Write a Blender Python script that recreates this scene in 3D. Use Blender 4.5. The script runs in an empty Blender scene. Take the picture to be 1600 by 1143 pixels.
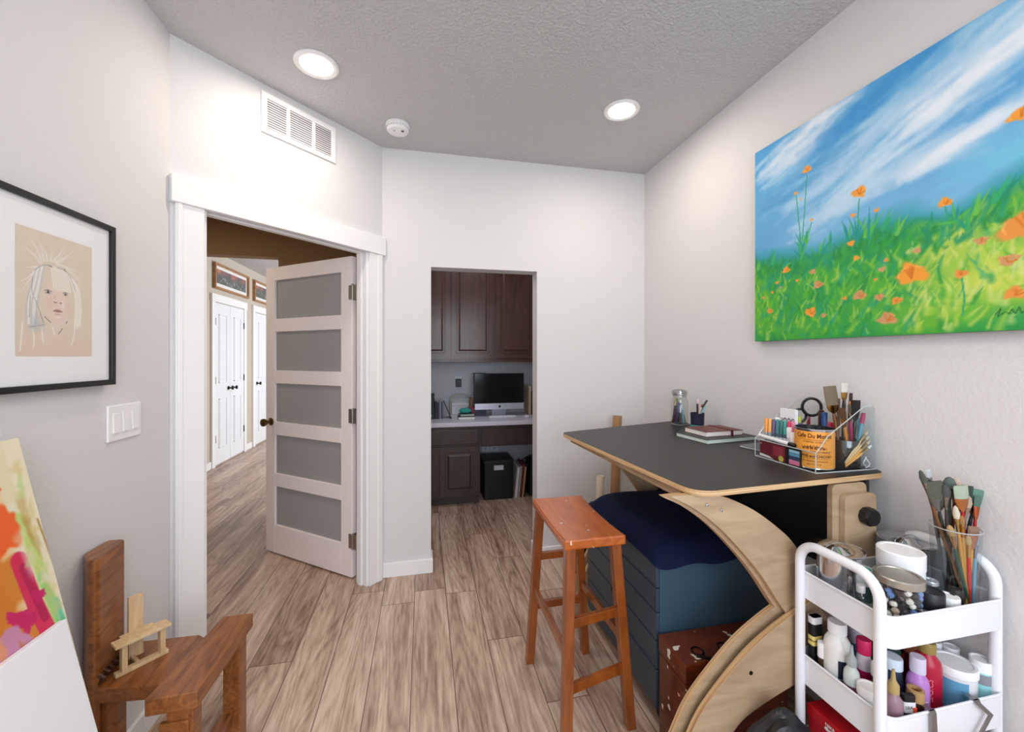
import bpy, bmesh, math, random
import numpy as np
from mathutils import Vector, Matrix, Euler
random.seed(7)
rng = np.random.RandomState(5)
COL = bpy.context.scene.collection
SC = bpy.context.scene
pi = math.pi

# ------------------------------------------------------------------ colour / materials
def lin(c):
    out = []
    for v in c[:3]:
        v = v / 255.0
        out.append(v / 12.92 if v <= 0.04045 else ((v + 0.055) / 1.055) ** 2.4)
    return (*out, 1.0)

MATS = {}
def M(key, c=(200, 200, 200), rough=0.5, metal=0.0, trans=0.0, ior=1.45, coat=0.0, emit=None, es=0.0, spec=0.5, sheen=0.0, bump=0.0, bscale=200.0, vary=0.0, vscale=8.0, alpha=1.0):
    if key in MATS: return MATS[key]
    m = bpy.data.materials.new(key); m.use_nodes = True
    nt = m.node_tree; b = nt.nodes['Principled BSDF']
    b.inputs['Base Color'].default_value = lin(c)
    b.inputs['Roughness'].default_value = rough
    b.inputs['Metallic'].default_value = metal
    b.inputs['Transmission Weight'].default_value = trans
    b.inputs['IOR'].default_value = ior
    b.inputs['Coat Weight'].default_value = coat
    b.inputs['Specular IOR Level'].default_value = spec
    b.inputs['Sheen Weight'].default_value = sheen
    b.inputs['Alpha'].default_value = alpha
    if emit:
        b.inputs['Emission Color'].default_value = lin(emit); b.inputs['Emission Strength'].default_value = es
    tc = nt.nodes.new('ShaderNodeTexCoord')
    if vary > 0:
        n = nt.nodes.new('ShaderNodeTexNoise'); n.inputs['Scale'].default_value = vscale; n.inputs['Detail'].default_value = 4
        nt.links.new(tc.outputs['Object'], n.inputs['Vector'])
        mx = nt.nodes.new('ShaderNodeMixRGB'); mx.inputs[1].default_value = lin([max(0, v * (1 - vary)) for v in c]); mx.inputs[2].default_value = lin([min(255, v * (1 + vary)) for v in c])
        nt.links.new(n.outputs['Fac'], mx.inputs[0]); nt.links.new(mx.outputs[0], b.inputs['Base Color'])
    if bump > 0:
        n = nt.nodes.new('ShaderNodeTexNoise'); n.inputs['Scale'].default_value = bscale; n.inputs['Detail'].default_value = 3
        nt.links.new(tc.outputs['Object'], n.inputs['Vector'])
        bp = nt.nodes.new('ShaderNodeBump'); bp.inputs['Strength'].default_value = bump; bp.inputs['Distance'].default_value = 0.004
        nt.links.new(n.outputs['Fac'], bp.inputs['Height']); nt.links.new(bp.outputs[0], b.inputs['Normal'])
    MATS[key] = m
    return m

def C(c, rough=0.45, **k):      # quick plastic / paint by colour
    return M('paint_%d_%d_%d_%d' % (*c, int(rough * 100)), c, rough, **k)

def glass(key, c=(245, 250, 250), mix=0.12, rough=0.03):
    """thin clear plastic or glass that stays clean with few samples"""
    if key in MATS: return MATS[key]
    m = bpy.data.materials.new(key); m.use_nodes = True; nt = m.node_tree; nt.nodes.clear()
    o = nt.nodes.new('ShaderNodeOutputMaterial'); t = nt.nodes.new('ShaderNodeBsdfTransparent'); t.inputs[0].default_value = lin(c)
    g = nt.nodes.new('ShaderNodeBsdfGlossy'); g.inputs['Roughness'].default_value = rough
    fr = nt.nodes.new('ShaderNodeLayerWeight'); fr.inputs['Blend'].default_value = 0.35
    ma = nt.nodes.new('ShaderNodeMath'); ma.operation = 'MULTIPLY_ADD'; ma.inputs[1].default_value = 0.6; ma.inputs[2].default_value = mix
    ma.use_clamp = True
    mx = nt.nodes.new('ShaderNodeMixShader')
    ge = nt.nodes.new('ShaderNodeNewGeometry'); iv = nt.nodes.new('ShaderNodeMath'); iv.operation = 'SUBTRACT'; iv.inputs[0].default_value = 1.0
    mu = nt.nodes.new('ShaderNodeMath'); mu.operation = 'MULTIPLY'
    nt.links.new(ge.outputs['Backfacing'], iv.inputs[1]); nt.links.new(iv.outputs[0], mu.inputs[1]); nt.links.new(ma.outputs[0], mu.inputs[0])
    nt.links.new(fr.outputs['Fresnel'], ma.inputs[0]); nt.links.new(mu.outputs[0], mx.inputs[0])
    nt.links.new(t.outputs[0], mx.inputs[1]); nt.links.new(g.outputs[0], mx.inputs[2]); nt.links.new(mx.outputs[0], o.inputs['Surface'])
    MATS[key] = m
    return m

def wood(key, c1, c2, scale=(30, 3, 30), rough=0.4, coat=0.0, detail=6, bump=0.15, dist=1.5, specks=0.0, sscale=55):
    if key in MATS: return MATS[key]
    m = bpy.data.materials.new(key); m.use_nodes = True; nt = m.node_tree; b = nt.nodes['Principled BSDF']
    tc = nt.nodes.new('ShaderNodeTexCoord'); mp = nt.nodes.new('ShaderNodeMapping'); mp.inputs['Scale'].default_value = scale
    n = nt.nodes.new('ShaderNodeTexNoise'); n.inputs['Scale'].default_value = 1.0; n.inputs['Detail'].default_value = detail; n.inputs['Distortion'].default_value = dist
    r = nt.nodes.new('ShaderNodeValToRGB'); r.color_ramp.elements[0].position = 0.3; r.color_ramp.elements[1].position = 0.7
    r.color_ramp.elements[0].color = lin(c1); r.color_ramp.elements[1].color = lin(c2)
    bp = nt.nodes.new('ShaderNodeBump'); bp.inputs['Strength'].default_value = bump; bp.inputs['Distance'].default_value = 0.002
    L = nt.links.new
    L(tc.outputs['Object'], mp.inputs[0]); L(mp.outputs[0], n.inputs['Vector']); L(n.outputs['Fac'], r.inputs[0]); L(r.outputs[0], b.inputs['Base Color'])
    L(n.outputs['Fac'], bp.inputs['Height']); L(bp.outputs[0], b.inputs['Normal'])
    b.inputs['Roughness'].default_value = rough; b.inputs['Coat Weight'].default_value = coat; b.inputs['Coat Roughness'].default_value = 0.15
    if specks:                                       # spattered pale paint
        n2 = nt.nodes.new('ShaderNodeTexNoise'); n2.inputs['Scale'].default_value = sscale; n2.inputs['Detail'].default_value = 1.5
        r2 = nt.nodes.new('ShaderNodeValToRGB'); r2.color_ramp.elements[0].position = specks; r2.color_ramp.elements[1].position = specks + .02
        mx = nt.nodes.new('ShaderNodeMixRGB'); mx.inputs[2].default_value = lin((236, 222, 204))
        L(tc.outputs['Object'], n2.inputs['Vector']); L(n2.outputs['Fac'], r2.inputs[0]); L(r2.outputs[0], mx.inputs[0]); L(r.outputs[0], mx.inputs[1]); L(mx.outputs[0], b.inputs['Base Color'])
    MATS[key] = m
    return m

def textured_wall(key, c, strength=0.35, scale=55, rough=0.75):
    """painted drywall with a hand-trowelled / orange-peel relief"""
    if key in MATS: return MATS[key]
    m = bpy.data.materials.new(key); m.use_nodes = True; nt = m.node_tree; b = nt.nodes['Principled BSDF']
    b.inputs['Base Color'].default_value = lin(c); b.inputs['Roughness'].default_value = rough
    g = nt.nodes.new('ShaderNodeNewGeometry')
    n = nt.nodes.new('ShaderNodeTexNoise'); n.inputs['Scale'].default_value = scale; n.inputs['Detail'].default_value = 3; n.inputs['Distortion'].default_value = 0.3
    r = nt.nodes.new('ShaderNodeValToRGB'); r.color_ramp.elements[0].position = 0.42; r.color_ramp.elements[1].position = 0.62
    bp = nt.nodes.new('ShaderNodeBump'); bp.inputs['Strength'].default_value = strength; bp.inputs['Distance'].default_value = 0.003
    L = nt.links.new
    L(g.outputs['Position'], n.inputs['Vector']); L(n.outputs['Fac'], r.inputs[0]); L(r.outputs[0], bp.inputs['Height']); L(bp.outputs[0], b.inputs['Normal'])
    MATS[key] = m
    return m

def floor_material():
    m = bpy.data.materials.new('oak_plank_floor'); m.use_nodes = True; nt = m.node_tree; b = nt.nodes['Principled BSDF']
    N = nt.nodes.new; L = nt.links.new
    def math_(op, a, b_=None, c_=None):
        n = N('ShaderNodeMath'); n.operation = op
        for i, v in enumerate((a, b_, c_)):
            if v is None: continue
            if isinstance(v, (int, float)): n.inputs[i].default_value = v
            else: L(v, n.inputs[i])
        return n.outputs[0]
    g = N('ShaderNodeNewGeometry'); sp = N('ShaderNodeSeparateXYZ'); L(g.outputs['Position'], sp.inputs[0])
    X, Y = sp.outputs[0], sp.outputs[1]
    W, LEN = 0.181, 1.22
    xr = math_('DIVIDE', math_('ADD', X, 0.052 + 0.181 * 40), W)
    row = math_('FLOOR', xr); fx = math_('FRACT', xr)
    wn = N('ShaderNodeTexWhiteNoise'); wn.noise_dimensions = '1D'; L(row, wn.inputs['W'])
    yr = math_('ADD', math_('DIVIDE', math_('ADD', Y, 40.0), LEN), wn.outputs['Value'])
    pl = math_('FLOOR', yr); fy = math_('FRACT', yr)
    cmb = N('ShaderNodeCombineXYZ'); L(row, cmb.inputs[0]); L(pl, cmb.inputs[1])
    w2 = N('ShaderNodeTexWhiteNoise'); w2.noise_dimensions = '3D'; L(cmb.outputs[0], w2.inputs['Vector'])
    # grain: noise stretched along the plank, shifted per plank
    off = N('ShaderNodeVectorMath'); off.operation = 'SCALE'; L(w2.outputs['Color'], off.inputs[0]); off.inputs['Scale'].default_value = 37.0
    ps = N('ShaderNodeVectorMath'); ps.operation = 'MULTIPLY'; L(g.outputs['Position'], ps.inputs[0]); ps.inputs[1].default_value = (1.0, 0.10, 1.0)
    pa = N('ShaderNodeVectorMath'); pa.operation = 'ADD'; L(ps.outputs[0], pa.inputs[0]); L(off.outputs[0], pa.inputs[1])
    big = N('ShaderNodeTexNoise'); big.inputs['Scale'].default_value = 7.0; big.inputs['Detail'].default_value = 1.5; big.inputs['Distortion'].default_value = 0.3; L(pa.outputs[0], big.inputs['Vector'])
    rings = math_('ABSOLUTE', math_('SINE', math_('MULTIPLY', big.outputs['Fac'], 46.0)))
    fine = N('ShaderNodeTexNoise'); fine.inputs['Scale'].default_value = 95.0; fine.inputs['Detail'].default_value = 5; L(pa.outputs[0], fine.inputs['Vector'])
    mid = N('ShaderNodeTexNoise'); mid.inputs['Scale'].default_value = 7.5; mid.inputs['Detail'].default_value = 5; mid.inputs['Distortion'].default_value = 0.5; L(pa.outputs[0], mid.inputs['Vector'])
    st2 = N('ShaderNodeVectorMath'); st2.operation = 'MULTIPLY'; L(pa.outputs[0], st2.inputs[0]); st2.inputs[1].default_value = (1.0, 0.35, 1.0)
    streak = N('ShaderNodeTexNoise'); streak.inputs['Scale'].default_value = 34.0; streak.inputs['Detail'].default_value = 4; L(st2.outputs[0], streak.inputs['Vector'])
    v = math_('ADD', math_('MULTIPLY', rings, 0.11), math_('MULTIPLY', fine.outputs['Fac'], 0.42))
    v = math_('ADD', v, math_('ADD', math_('MULTIPLY', mid.outputs['Fac'], 0.62), math_('MULTIPLY', streak.outputs['Fac'], 0.34)))
    v = math_('ADD', v, math_('MULTIPLY', w2.outputs['Value'], 0.12))
    r = N('ShaderNodeValToRGB'); cr = r.color_ramp
    cr.elements[0].position = 0.56; cr.elements[0].color = lin((112, 86, 74))
    cr.elements[1].position = 1.12 if False else 1.0; cr.elements[1].color = lin((216, 191, 172))
    e = cr.elements.new(0.72); e.color = lin((160, 131, 112))
    e = cr.elements.new(0.86); e.color = lin((192, 164, 144))
    L(v, r.inputs[0])
    # seams
    ex = math_('MINIMUM', fx, math_('SUBTRACT', 1.0, fx)); ey = math_('MINIMUM', fy, math_('SUBTRACT', 1.0, fy))
    sx = math_('LESS_THAN', math_('MULTIPLY', ex, W), 0.0016); sy = math_('LESS_THAN', math_('MULTIPLY', ey, LEN), 0.0016)
    seam = math_('MAXIMUM', sx, sy)
    mx = N('ShaderNodeMixRGB'); L(seam, mx.inputs[0]); L(r.outputs[0], mx.inputs[1]); mx.inputs[2].default_value = lin((84, 62, 50))
    L(mx.outputs[0], b.inputs['Base Color'])
    rr = math_('ADD', math_('MULTIPLY', fine.outputs['Fac'], 0.2), 0.27); L(rr, b.inputs['Roughness'])
    bp = N('ShaderNodeBump'); bp.inputs['Strength'].default_value = 0.25; bp.inputs['Distance'].default_value = 0.002
    L(math_('SUBTRACT', v, math_('MULTIPLY', seam, 2.0)), bp.inputs['Height']); L(bp.outputs[0], b.inputs['Normal'])
    return m

# ------------------------------------------------------------------ mesh helpers
def box(bm, x0, x1, y0, y1, z0, z1, mi=0):
    v = [bm.verts.new(p) for p in ((x0,y0,z0),(x1,y0,z0),(x1,y1,z0),(x0,y1,z0),(x0,y0,z1),(x1,y0,z1),(x1,y1,z1),(x0,y1,z1))]
    for q in ((0,3,2,1),(4,5,6,7),(0,1,5,4),(1,2,6,5),(2,3,7,6),(3,0,4,7)):
        f = bm.faces.new([v[i] for i in q]); f.material_index = mi
    return v

def hexa(bm, p, mi=0):    # 8 free corners, order as in box
    v = [bm.verts.new(q) for q in p]
    for q in ((0,3,2,1),(4,5,6,7),(0,1,5,4),(1,2,6,5),(2,3,7,6),(3,0,4,7)):
        bm.faces.new([v[i] for i in q]).material_index = mi

def prism(bm, pts, axis, a0, a1, mi=0):
    def mk(p, a):
        if axis == 'z': return (p[0], p[1], a)
        if axis == 'y': return (p[0], a, p[1])
        return (a, p[0], p[1])
    A = [bm.verts.new(mk(p, a0)) for p in pts]; B = [bm.verts.new(mk(p, a1)) for p in pts]
    n = len(pts)
    fs = [bm.faces.new(A), bm.faces.new(B[::-1])]
    for i in range(n): fs.append(bm.faces.new([A[i], B[i], B[(i+1) % n], A[(i+1) % n]]))
    for f in fs: f.material_index = mi
    return fs

def lathe(bm, prof, seg=24, c=(0, 0, 0), mi=0, cap=True, sx=1.0, sy=1.0):
    rings = []
    for r, z in prof:
        if r < 1e-6: rings.append([bm.verts.new((c[0], c[1], c[2] + z))])
        else: rings.append([bm.verts.new((c[0] + r*sx*math.cos(2*pi*i/seg), c[1] + r*sy*math.sin(2*pi*i/seg), c[2] + z)) for i in range(seg)])
    for a, b in zip(rings[:-1], rings[1:]):
        if len(a) == 1 and len(b) == 1: continue
        for i in range(seg):
            j = (i+1) % seg
            if len(a) == 1: f = bm.faces.new([a[0], b[j], b[i]])
            elif len(b) == 1: f = bm.faces.new([a[i], a[j], b[0]])
            else: f = bm.faces.new([a[i], a[j], b[j], b[i]])
            f.material_index = mi
    if cap:
        if len(rings[0]) > 1: bm.faces.new(rings[0][::-1]).material_index = mi
        if len(rings[-1]) > 1: bm.faces.new(rings[-1]).material_index = mi

def tube(bm, pts, r, seg=10, mi=0, closed=False):
    P = [Vector(p) for p in pts]; n = len(P)
    R = r if isinstance(r, (list, tuple)) else [r] * n
    rings = []; up = None
    for i, p in enumerate(P):
        if closed: d = (P[(i+1) % n] - P[i-1]).normalized()
        else: d = ((P[i+1] if i < n-1 else p) - (P[i-1] if i > 0 else p)).normalized()
        if up is None:
            up = Vector((0, 0, 1)) if abs(d.z) < 0.9 else Vector((1, 0, 0))
        a = up - d * up.dot(d)
        if a.length < 1e-5: a = d.orthogonal()
        a.normalize(); b = d.cross(a); up = a
        rings.append([bm.verts.new(p + (a*math.cos(2*pi*k/seg) + b*math.sin(2*pi*k/seg)) * R[i]) for k in range(seg)])
    m = n if closed else n-1
    for i in range(m):
        A, B = rings[i], rings[(i+1) % n]
        for k in range(seg):
            bm.faces.new([A[k], A[(k+1) % seg], B[(k+1) % seg], B[k]]).material_index = mi
    if not closed:
        bm.faces.new(rings[0][::-1]).material_index = mi; bm.faces.new(rings[-1]).material_index = mi

def arc(cx, cy, r, a0, a1, n=8):
    return [(cx + r*math.cos(a0 + (a1-a0)*i/n), cy + r*math.sin(a0 + (a1-a0)*i/n)) for i in range(n+1)]

def rrect(x0, x1, y0, y1, r, n=5):
    return (arc(x1-r, y0+r, r, -pi/2, 0, n) + arc(x1-r, y1-r, r, 0, pi/2, n) + arc(x0+r, y1-r, r, pi/2, pi, n) + arc(x0+r, y0+r, r, pi, 1.5*pi, n))

def smooth_line(pts, n=8):
    """Catmull-Rom through points"""
    P = [Vector(p) for p in pts]; P = [P[0]*2-P[1]] + P + [P[-1]*2-P[-2]]
    out = []
    for i in range(1, len(P)-2):
        for k in range(n):
            t = k / n
            out.append(0.5*((2*P[i]) + (P[i+1]-P[i-1])*t + (2*P[i-1]-5*P[i]+4*P[i+1]-P[i+2])*t*t + (3*P[i]-P[i-1]-3*P[i+1]+P[i+2])*t**3))
    out.append(P[-2])
    return out

def NB(): return bmesh.new()

def put(name, bm, mat, parent=None, smooth=False, bevel=0.0, loc=None, world=True, solid=0.0, segs=2):
    """link a bmesh as one object; geometry written in world metres is re-based on its parent's origin"""
    if smooth: 
        for f in bm.faces: f.smooth = True
    bmesh.ops.recalc_face_normals(bm, faces=bm.faces)
    if parent is not None and world:
        p = parent; w = Vector((0, 0, 0))
        while p is not None: w += p.location; p = p.parent
        bmesh.ops.translate(bm, verts=bm.verts, vec=-w)
        loc0 = Vector((0, 0, 0))
    elif parent is None and world and loc is not None:
        bmesh.ops.translate(bm, verts=bm.verts, vec=-Vector(loc))
    me = bpy.data.meshes.new(name); bm.to_mesh(me); bm.free()
    for m in (mat if isinstance(mat, (list, tuple)) else [mat]): me.materials.append(m)
    o = bpy.data.objects.new(name, me); COL.objects.link(o)
    if parent is not None: o.parent = parent
    if loc is not None: o.location = loc
    if smooth == 'auto' or (smooth and bevel == 0):
        try: me.set_sharp_from_angle(angle=math.radians(40))
        except Exception: pass
    if solid:
        s = o.modifiers.new('solid', 'SOLIDIFY'); s.thickness = solid; s.offset = -1
    if bevel:
        b = o.modifiers.new('bevel', 'BEVEL'); b.width = bevel; b.segments = segs; b.limit_method = 'ANGLE'; b.angle_limit = math.radians(35)
    return o

def thing(name, label, cat, loc=(0, 0, 0), rot=(0, 0, 0), group=None):
    o = bpy.data.objects.new(name, None); COL.objects.link(o); o.empty_display_size = 0.05
    o.location = loc; o.rotation_euler = rot; o['label'] = label; o['category'] = cat
    if group: o['group'] = group
    return o

def tag(o, label, cat, group=None, kind=None):
    o['label'] = label; o['category'] = cat
    if group: o['group'] = group
    if kind: o['kind'] = kind
    return o

def struct(name, bm, mat, parent=None, label=None, cat=None, **k):
    o = put(name, bm, mat, parent, **k)
    if parent is None: o['kind'] = 'structure'; o['label'] = label; o['category'] = cat
    return o

def aim(o, p0, p1):
    d = Vector(p1) - Vector(p0)
    z = d.normalized(); x = Vector((.9774, -.2113, 0)); x = (x - z*x.dot(z)).normalized(); y = z.cross(x)
    o.location = p0; o.rotation_euler = Matrix((x, y, z)).transposed().to_euler()

def text(name, s, size, mat, parent, loc, rot=(0, 0, 0), wrap=None, depth=0.0002, sx=1.0, bold=0.0, vert=False):
    """lettering as a mesh, upright in local XZ; wrap = radius bends it round a cylinder whose axis is the parent's z"""
    cu = bpy.data.curves.new(name, 'FONT'); cu.body = s; cu.size = size; cu.align_x = 'CENTER'; cu.align_y = 'CENTER'; cu.resolution_u = 3; cu.offset = bold
    to = bpy.data.objects.new('tmp', cu); COL.objects.link(to)
    bpy.context.view_layer.update()
    me = bpy.data.meshes.new_from_object(to.evaluated_get(bpy.context.evaluated_depsgraph_get()))
    bpy.data.objects.remove(to); bpy.data.curves.remove(cu)
    bm = NB(); bm.from_mesh(me); bpy.data.meshes.remove(me)
    if wrap:
        R, a0, z = wrap
        for v in bm.verts:
            if vert: v.co = Vector((-v.co.y, v.co.x, 0))      # reads upwards
            a = a0 + v.co.x * sx / R
            v.co = Vector((R * math.cos(a), R * math.sin(a), z + v.co.y))
        return put(name, bm, mat, parent, world=False)
    for v in bm.verts: v.co = Vector((v.co.x * sx, 0, v.co.y))
    M4 = Matrix.Translation(loc) @ Euler(rot).to_matrix().to_4x4()
    bmesh.ops.transform(bm, matrix=M4, verts=bm.verts)
    return put(name, bm, mat, parent, world=False)

# ------------------------------------------------------------------ hand-painted surfaces (numpy strokes -> vertex colours)
class Paint:
    def __init__(s, w, h, nx, base):
        s.w, s.h, s.nx = w, h, nx; s.ny = int(round(nx * h / w))
        s.a = np.ones((s.ny, nx, 3)) * np.array(base[:3]) / 255.0
        s.X, s.Y = np.meshgrid((np.arange(nx) + .5) / nx * w, (np.arange(s.ny) + .5) / s.ny * h)
    def noise(s, sc, oct=3, seed=0, ax=1.0):
        r = np.random.RandomState(seed); out = np.zeros_like(s.X); amp = 1.0; tot = 0
        for o in range(oct):
            f = sc * 2 ** o; gx, gy = int(s.w * f * ax) + 3, int(s.h * f) + 3
            g = r.rand(gy, gx); x = s.X * f * ax; y = s.Y * f
            xi = x.astype(int); yi = y.astype(int); fx = x - xi; fy = y - yi; fx = fx*fx*(3-2*fx); fy = fy*fy*(3-2*fy)
            out += amp * ((g[yi, xi]*(1-fx)+g[yi, xi+1]*fx)*(1-fy) + (g[yi+1, xi]*(1-fx)+g[yi+1, xi+1]*fx)*fy); tot += amp; amp *= .5
        return out / tot
    def mix(s, mask, c):
        m = np.clip(mask, 0, 1)[..., None]; s.a = s.a * (1-m) + np.array(c) / 255.0 * m
    def stroke(s, pts, wd, c, al=1.0, soft=0.35, taper=False):
        xs = [p[0] for p in pts]; ys = [p[1] for p in pts]; k = wd * 1.2
        i0 = max(0, int((min(xs)-k)/s.w*s.nx)); i1 = min(s.nx, int((max(xs)+k)/s.w*s.nx)+2)
        j0 = max(0, int((min(ys)-k)/s.h*s.ny)); j1 = min(s.ny, int((max(ys)+k)/s.h*s.ny)+2)
        if i1 <= i0 or j1 <= j0: return
        X = s.X[j0:j1, i0:i1]; Y = s.Y[j0:j1, i0:i1]; best = np.full(X.shape, 9.0); n = len(pts)-1
        for q in range(max(n, 1)):
            (ax, ay) = pts[q]; (bx, by) = pts[min(q+1, n)]
            dx, dy = bx-ax, by-ay; L = dx*dx+dy*dy+1e-12
            t = np.clip(((X-ax)*dx+(Y-ay)*dy)/L, 0, 1)
            d = np.hypot(X-ax-t*dx, Y-ay-t*dy)
            ww = wd * (1 - 0.85*(q+t)/max(n, 1)) if taper else wd
            best = np.minimum(best, d/ww*2)
        m = (np.clip((1-best)/max(soft, .01), 0, 1) * al)[..., None]
        s.a[j0:j1, i0:i1] = s.a[j0:j1, i0:i1]*(1-m) + np.array(c)/255.0*m
    def blob(s, x, y, rx, ry, ang, c, al=1.0, soft=0.3, wob=0.15, seed=0):
        k = max(rx, ry)*1.4
        i0 = max(0, int((x-k)/s.w*s.nx)); i1 = min(s.nx, int((x+k)/s.w*s.nx)+2); j0 = max(0, int((y-k)/s.h*s.ny)); j1 = min(s.ny, int((y+k)/s.h*s.ny)+2)
        if i1 <= i0 or j1 <= j0: return
        dx = s.X[j0:j1, i0:i1]-x; dy = s.Y[j0:j1, i0:i1]-y; ca, sa = math.cos(ang), math.sin(ang)
        u = (dx*ca+dy*sa)/rx; v = (-dx*sa+dy*ca)/ry; th = np.arctan2(v, u)
        d = np.hypot(u, v)*(1+wob*np.sin(3*th+seed)+wob*.6*np.sin(5*th+seed*2.3)+wob*.3*np.sin(9*th+seed))
        m = (np.clip((1-d)/soft, 0, 1)*al)[..., None]
        s.a[j0:j1, i0:i1] = s.a[j0:j1, i0:i1]*(1-m) + np.array(c)/255.0*m
    def mesh(s, name, mat, parent, origin, ux, uy, thick=0):
        o = Vector(origin); ux = Vector(ux).normalized(); uy = Vector(uy).normalized()
        nx, ny = s.nx, s.ny
        gx = np.linspace(0, s.w, nx); gy = np.linspace(0, s.h, ny); GX, GY = np.meshgrid(gx, gy)
        co = np.array(o)[None, None] + GX[..., None]*np.array(ux) + GY[..., None]*np.array(uy)
        co = co.reshape(-1, 3)
        idx = np.arange(nx*ny).reshape(ny, nx)
        q = np.stack([idx[:-1, :-1], idx[:-1, 1:], idx[1:, 1:], idx[1:, :-1]], -1).reshape(-1, 4)
        me = bpy.data.meshes.new(name); me.from_pydata(co.tolist(), [], q.tolist())
        a = s.a.reshape(-1, 3); l = np.where(a <= .04045, a/12.92, ((a+.055)/1.055)**2.4)
        at = me.color_attributes.new('Col', 'FLOAT_COLOR', 'POINT'); at.data.foreach_set('color', np.concatenate([l, np.ones((len(l), 1))], 1).astype('f').ravel())
        me.materials.append(mat); ob = bpy.data.objects.new(name, me); COL.objects.link(ob)
        if parent: ob.parent = parent
        return ob

def paint_mat(key, rough=0.5, coat=0.0, bump=0.0):
    if key in MATS: return MATS[key]
    m = bpy.data.materials.new(key); m.use_nodes = True; nt = m.node_tree; b = nt.nodes['Principled BSDF']
    a = nt.nodes.new('ShaderNodeAttribute'); a.attribute_name = 'Col'; nt.links.new(a.outputs['Color'], b.inputs['Base Color'])
    b.inputs['Roughness'].default_value = rough; b.inputs['Coat Weight'].default_value = coat
    if bump:
        tc = nt.nodes.new('ShaderNodeTexCoord'); n = nt.nodes.new('ShaderNodeTexNoise'); n.inputs['Scale'].default_value = 260; nt.links.new(tc.outputs['Object'], n.inputs['Vector'])
        bp = nt.nodes.new('ShaderNodeBump'); bp.inputs['Strength'].default_value = bump; bp.inputs['Distance'].default_value = .002
        nt.links.new(n.outputs['Fac'], bp.inputs['Height']); nt.links.new(bp.outputs[0], b.inputs['Normal'])
    MATS[key] = m
    return m

# ------------------------------------------------------------------ shared materials
WALL = textured_wall('painted_wall', (223, 221, 221), 0.16, 85)
CEIL = textured_wall('painted_ceiling', (203, 202, 204), 0.8, 80)
HALLW = textured_wall('hall_wall', (196, 186, 172), 0.2, 60)
HALLB = textured_wall('hall_wall_warm_shade', (150, 116, 78), 0.2, 60)  # beige wall; its shade and warm light are put into the colour
WHITE = M('white_trim_paint', (244, 243, 243), 0.35)
DOORW = M('door_paint', (250, 238, 235), 0.4)
FLOOR = floor_material()
NICKEL = M('satin_nickel', (176, 172, 168), 0.3, 1.0)
BRONZE = M('antique_brass', (120, 96, 66), 0.28, 1.0)
DARKM = M('dark_metal', (40, 38, 36), 0.35, 0.8)
STEEL = M('polished_steel', (205, 205, 208), 0.14, 1.0)
BLACK = C((16, 16, 18), 0.4)
PLY = wood('birch_plywood', (160, 134, 104), (188, 162, 130), (3, 3, 14), 0.5, 0.1, bump=.03)
PLYA = wood('plywood_curved_edge', (160, 116, 74), (214, 182, 138), (2, 230, 2), 0.6, bump=.1, detail=2, dist=.2)
PLYE = wood('plywood_edge', (172, 128, 84), (226, 196, 152), (3, 3, 240), 0.6, bump=.1)
ORANGE_WOOD = wood('orange_stained_wood', (110, 52, 14), (156, 82, 26), (14, 14, 3), 0.28, 0.4, bump=.05)
SEAT_WOOD = wood('orange_seat_wood', (158, 74, 18), (194, 102, 34), (18, 3, 14), 0.25, 0.45, bump=.05, specks=.725, sscale=42)
BROWN_WOOD = wood('brown_stained_wood', (108, 60, 26), (160, 98, 48), (34, 5, 34), 0.38, 0.2)
PINE = wood('raw_pine', (206, 170, 124), (228, 200, 158), (40, 40, 6), 0.6)
CABW = wood('espresso_cabinet_wood', (62, 36, 24), (86, 52, 34), (14, 14, 2.5), 0.33, 0.25, bump=.05)
CABL = wood('espresso_base_wood', (50, 34, 30), (66, 46, 42), (14, 14, 2.5), 0.4, 0.1, bump=.05)
FROST = M('frosted_glass', (186, 180, 180), 0.55, trans=0.25)
GLS = glass('clear_glass', (240, 243, 243), 0.06)
ACR = glass('clear_acrylic', (250, 252, 252), 0.015)
ACRE = M('acrylic_edge', (226, 232, 234), 0.15, trans=0.4)
BULB = M('lamp_diffuser', (255, 250, 240), 0.5, emit=(255, 244, 226), es=9.0)

# ================================================================== ROOM SHELL
H = 2.74
XR, YB = 1.58, 2.728
A = Vector((-1.023, 1.949)); B = Vector((-0.258, 2.728)); DD = (B - A).normalized(); NN = Vector((-DD.y, DD.x)); LD = (B - A).length
def dg(s, n=0.0, z=0.0):                      # a point by the doorway wall: s along, n outwards into the hall
    p = A + DD*s + NN*n; return (p.x, p.y, z)
def dbox(bm, s0, s1, n0, n1, z0, z1, mi=0):
    hexa(bm, [dg(s0,n0,z0), dg(s1,n0,z0), dg(s1,n1,z0), dg(s0,n1,z0), dg(s0,n0,z1), dg(s1,n0,z1), dg(s1,n1,z1), dg(s0,n1,z1)], mi)

bm = NB(); box(bm, -5, 4, -2.4, 10.2, -0.1, 0); struct('floor', bm, FLOOR, label='brown grey oak plank floor', cat='floor')
bm = NB(); box(bm, -5, 4, -2.4, 10.2, H, H+.1); struct('ceiling', bm, CEIL, label='grey textured ceiling', cat='ceiling')
bm = NB(); box(bm, -1.15, -1.023, -2.3, 1.949, 0, H); struct('wall_left', bm, WALL, label='pale wall with the framed portrait', cat='wall')
bm = NB(); box(bm, XR, XR+.12, -2.3, 4.6, 0, H); struct('wall_right', bm, WALL, label='pale wall with the poppy painting', cat='wall')
OX0, OX1, OZ = 0.047, 0.765, 1.993
bm = NB()
for q in ((-.258, OX0, 0, H), (OX1, XR, 0, H), (OX0, OX1, OZ, H)): box(bm, q[0], q[1], YB, YB+.12, q[2], q[3])
bmesh.ops.remove_doubles(bm, verts=bm.verts, dist=1e-5)
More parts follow.
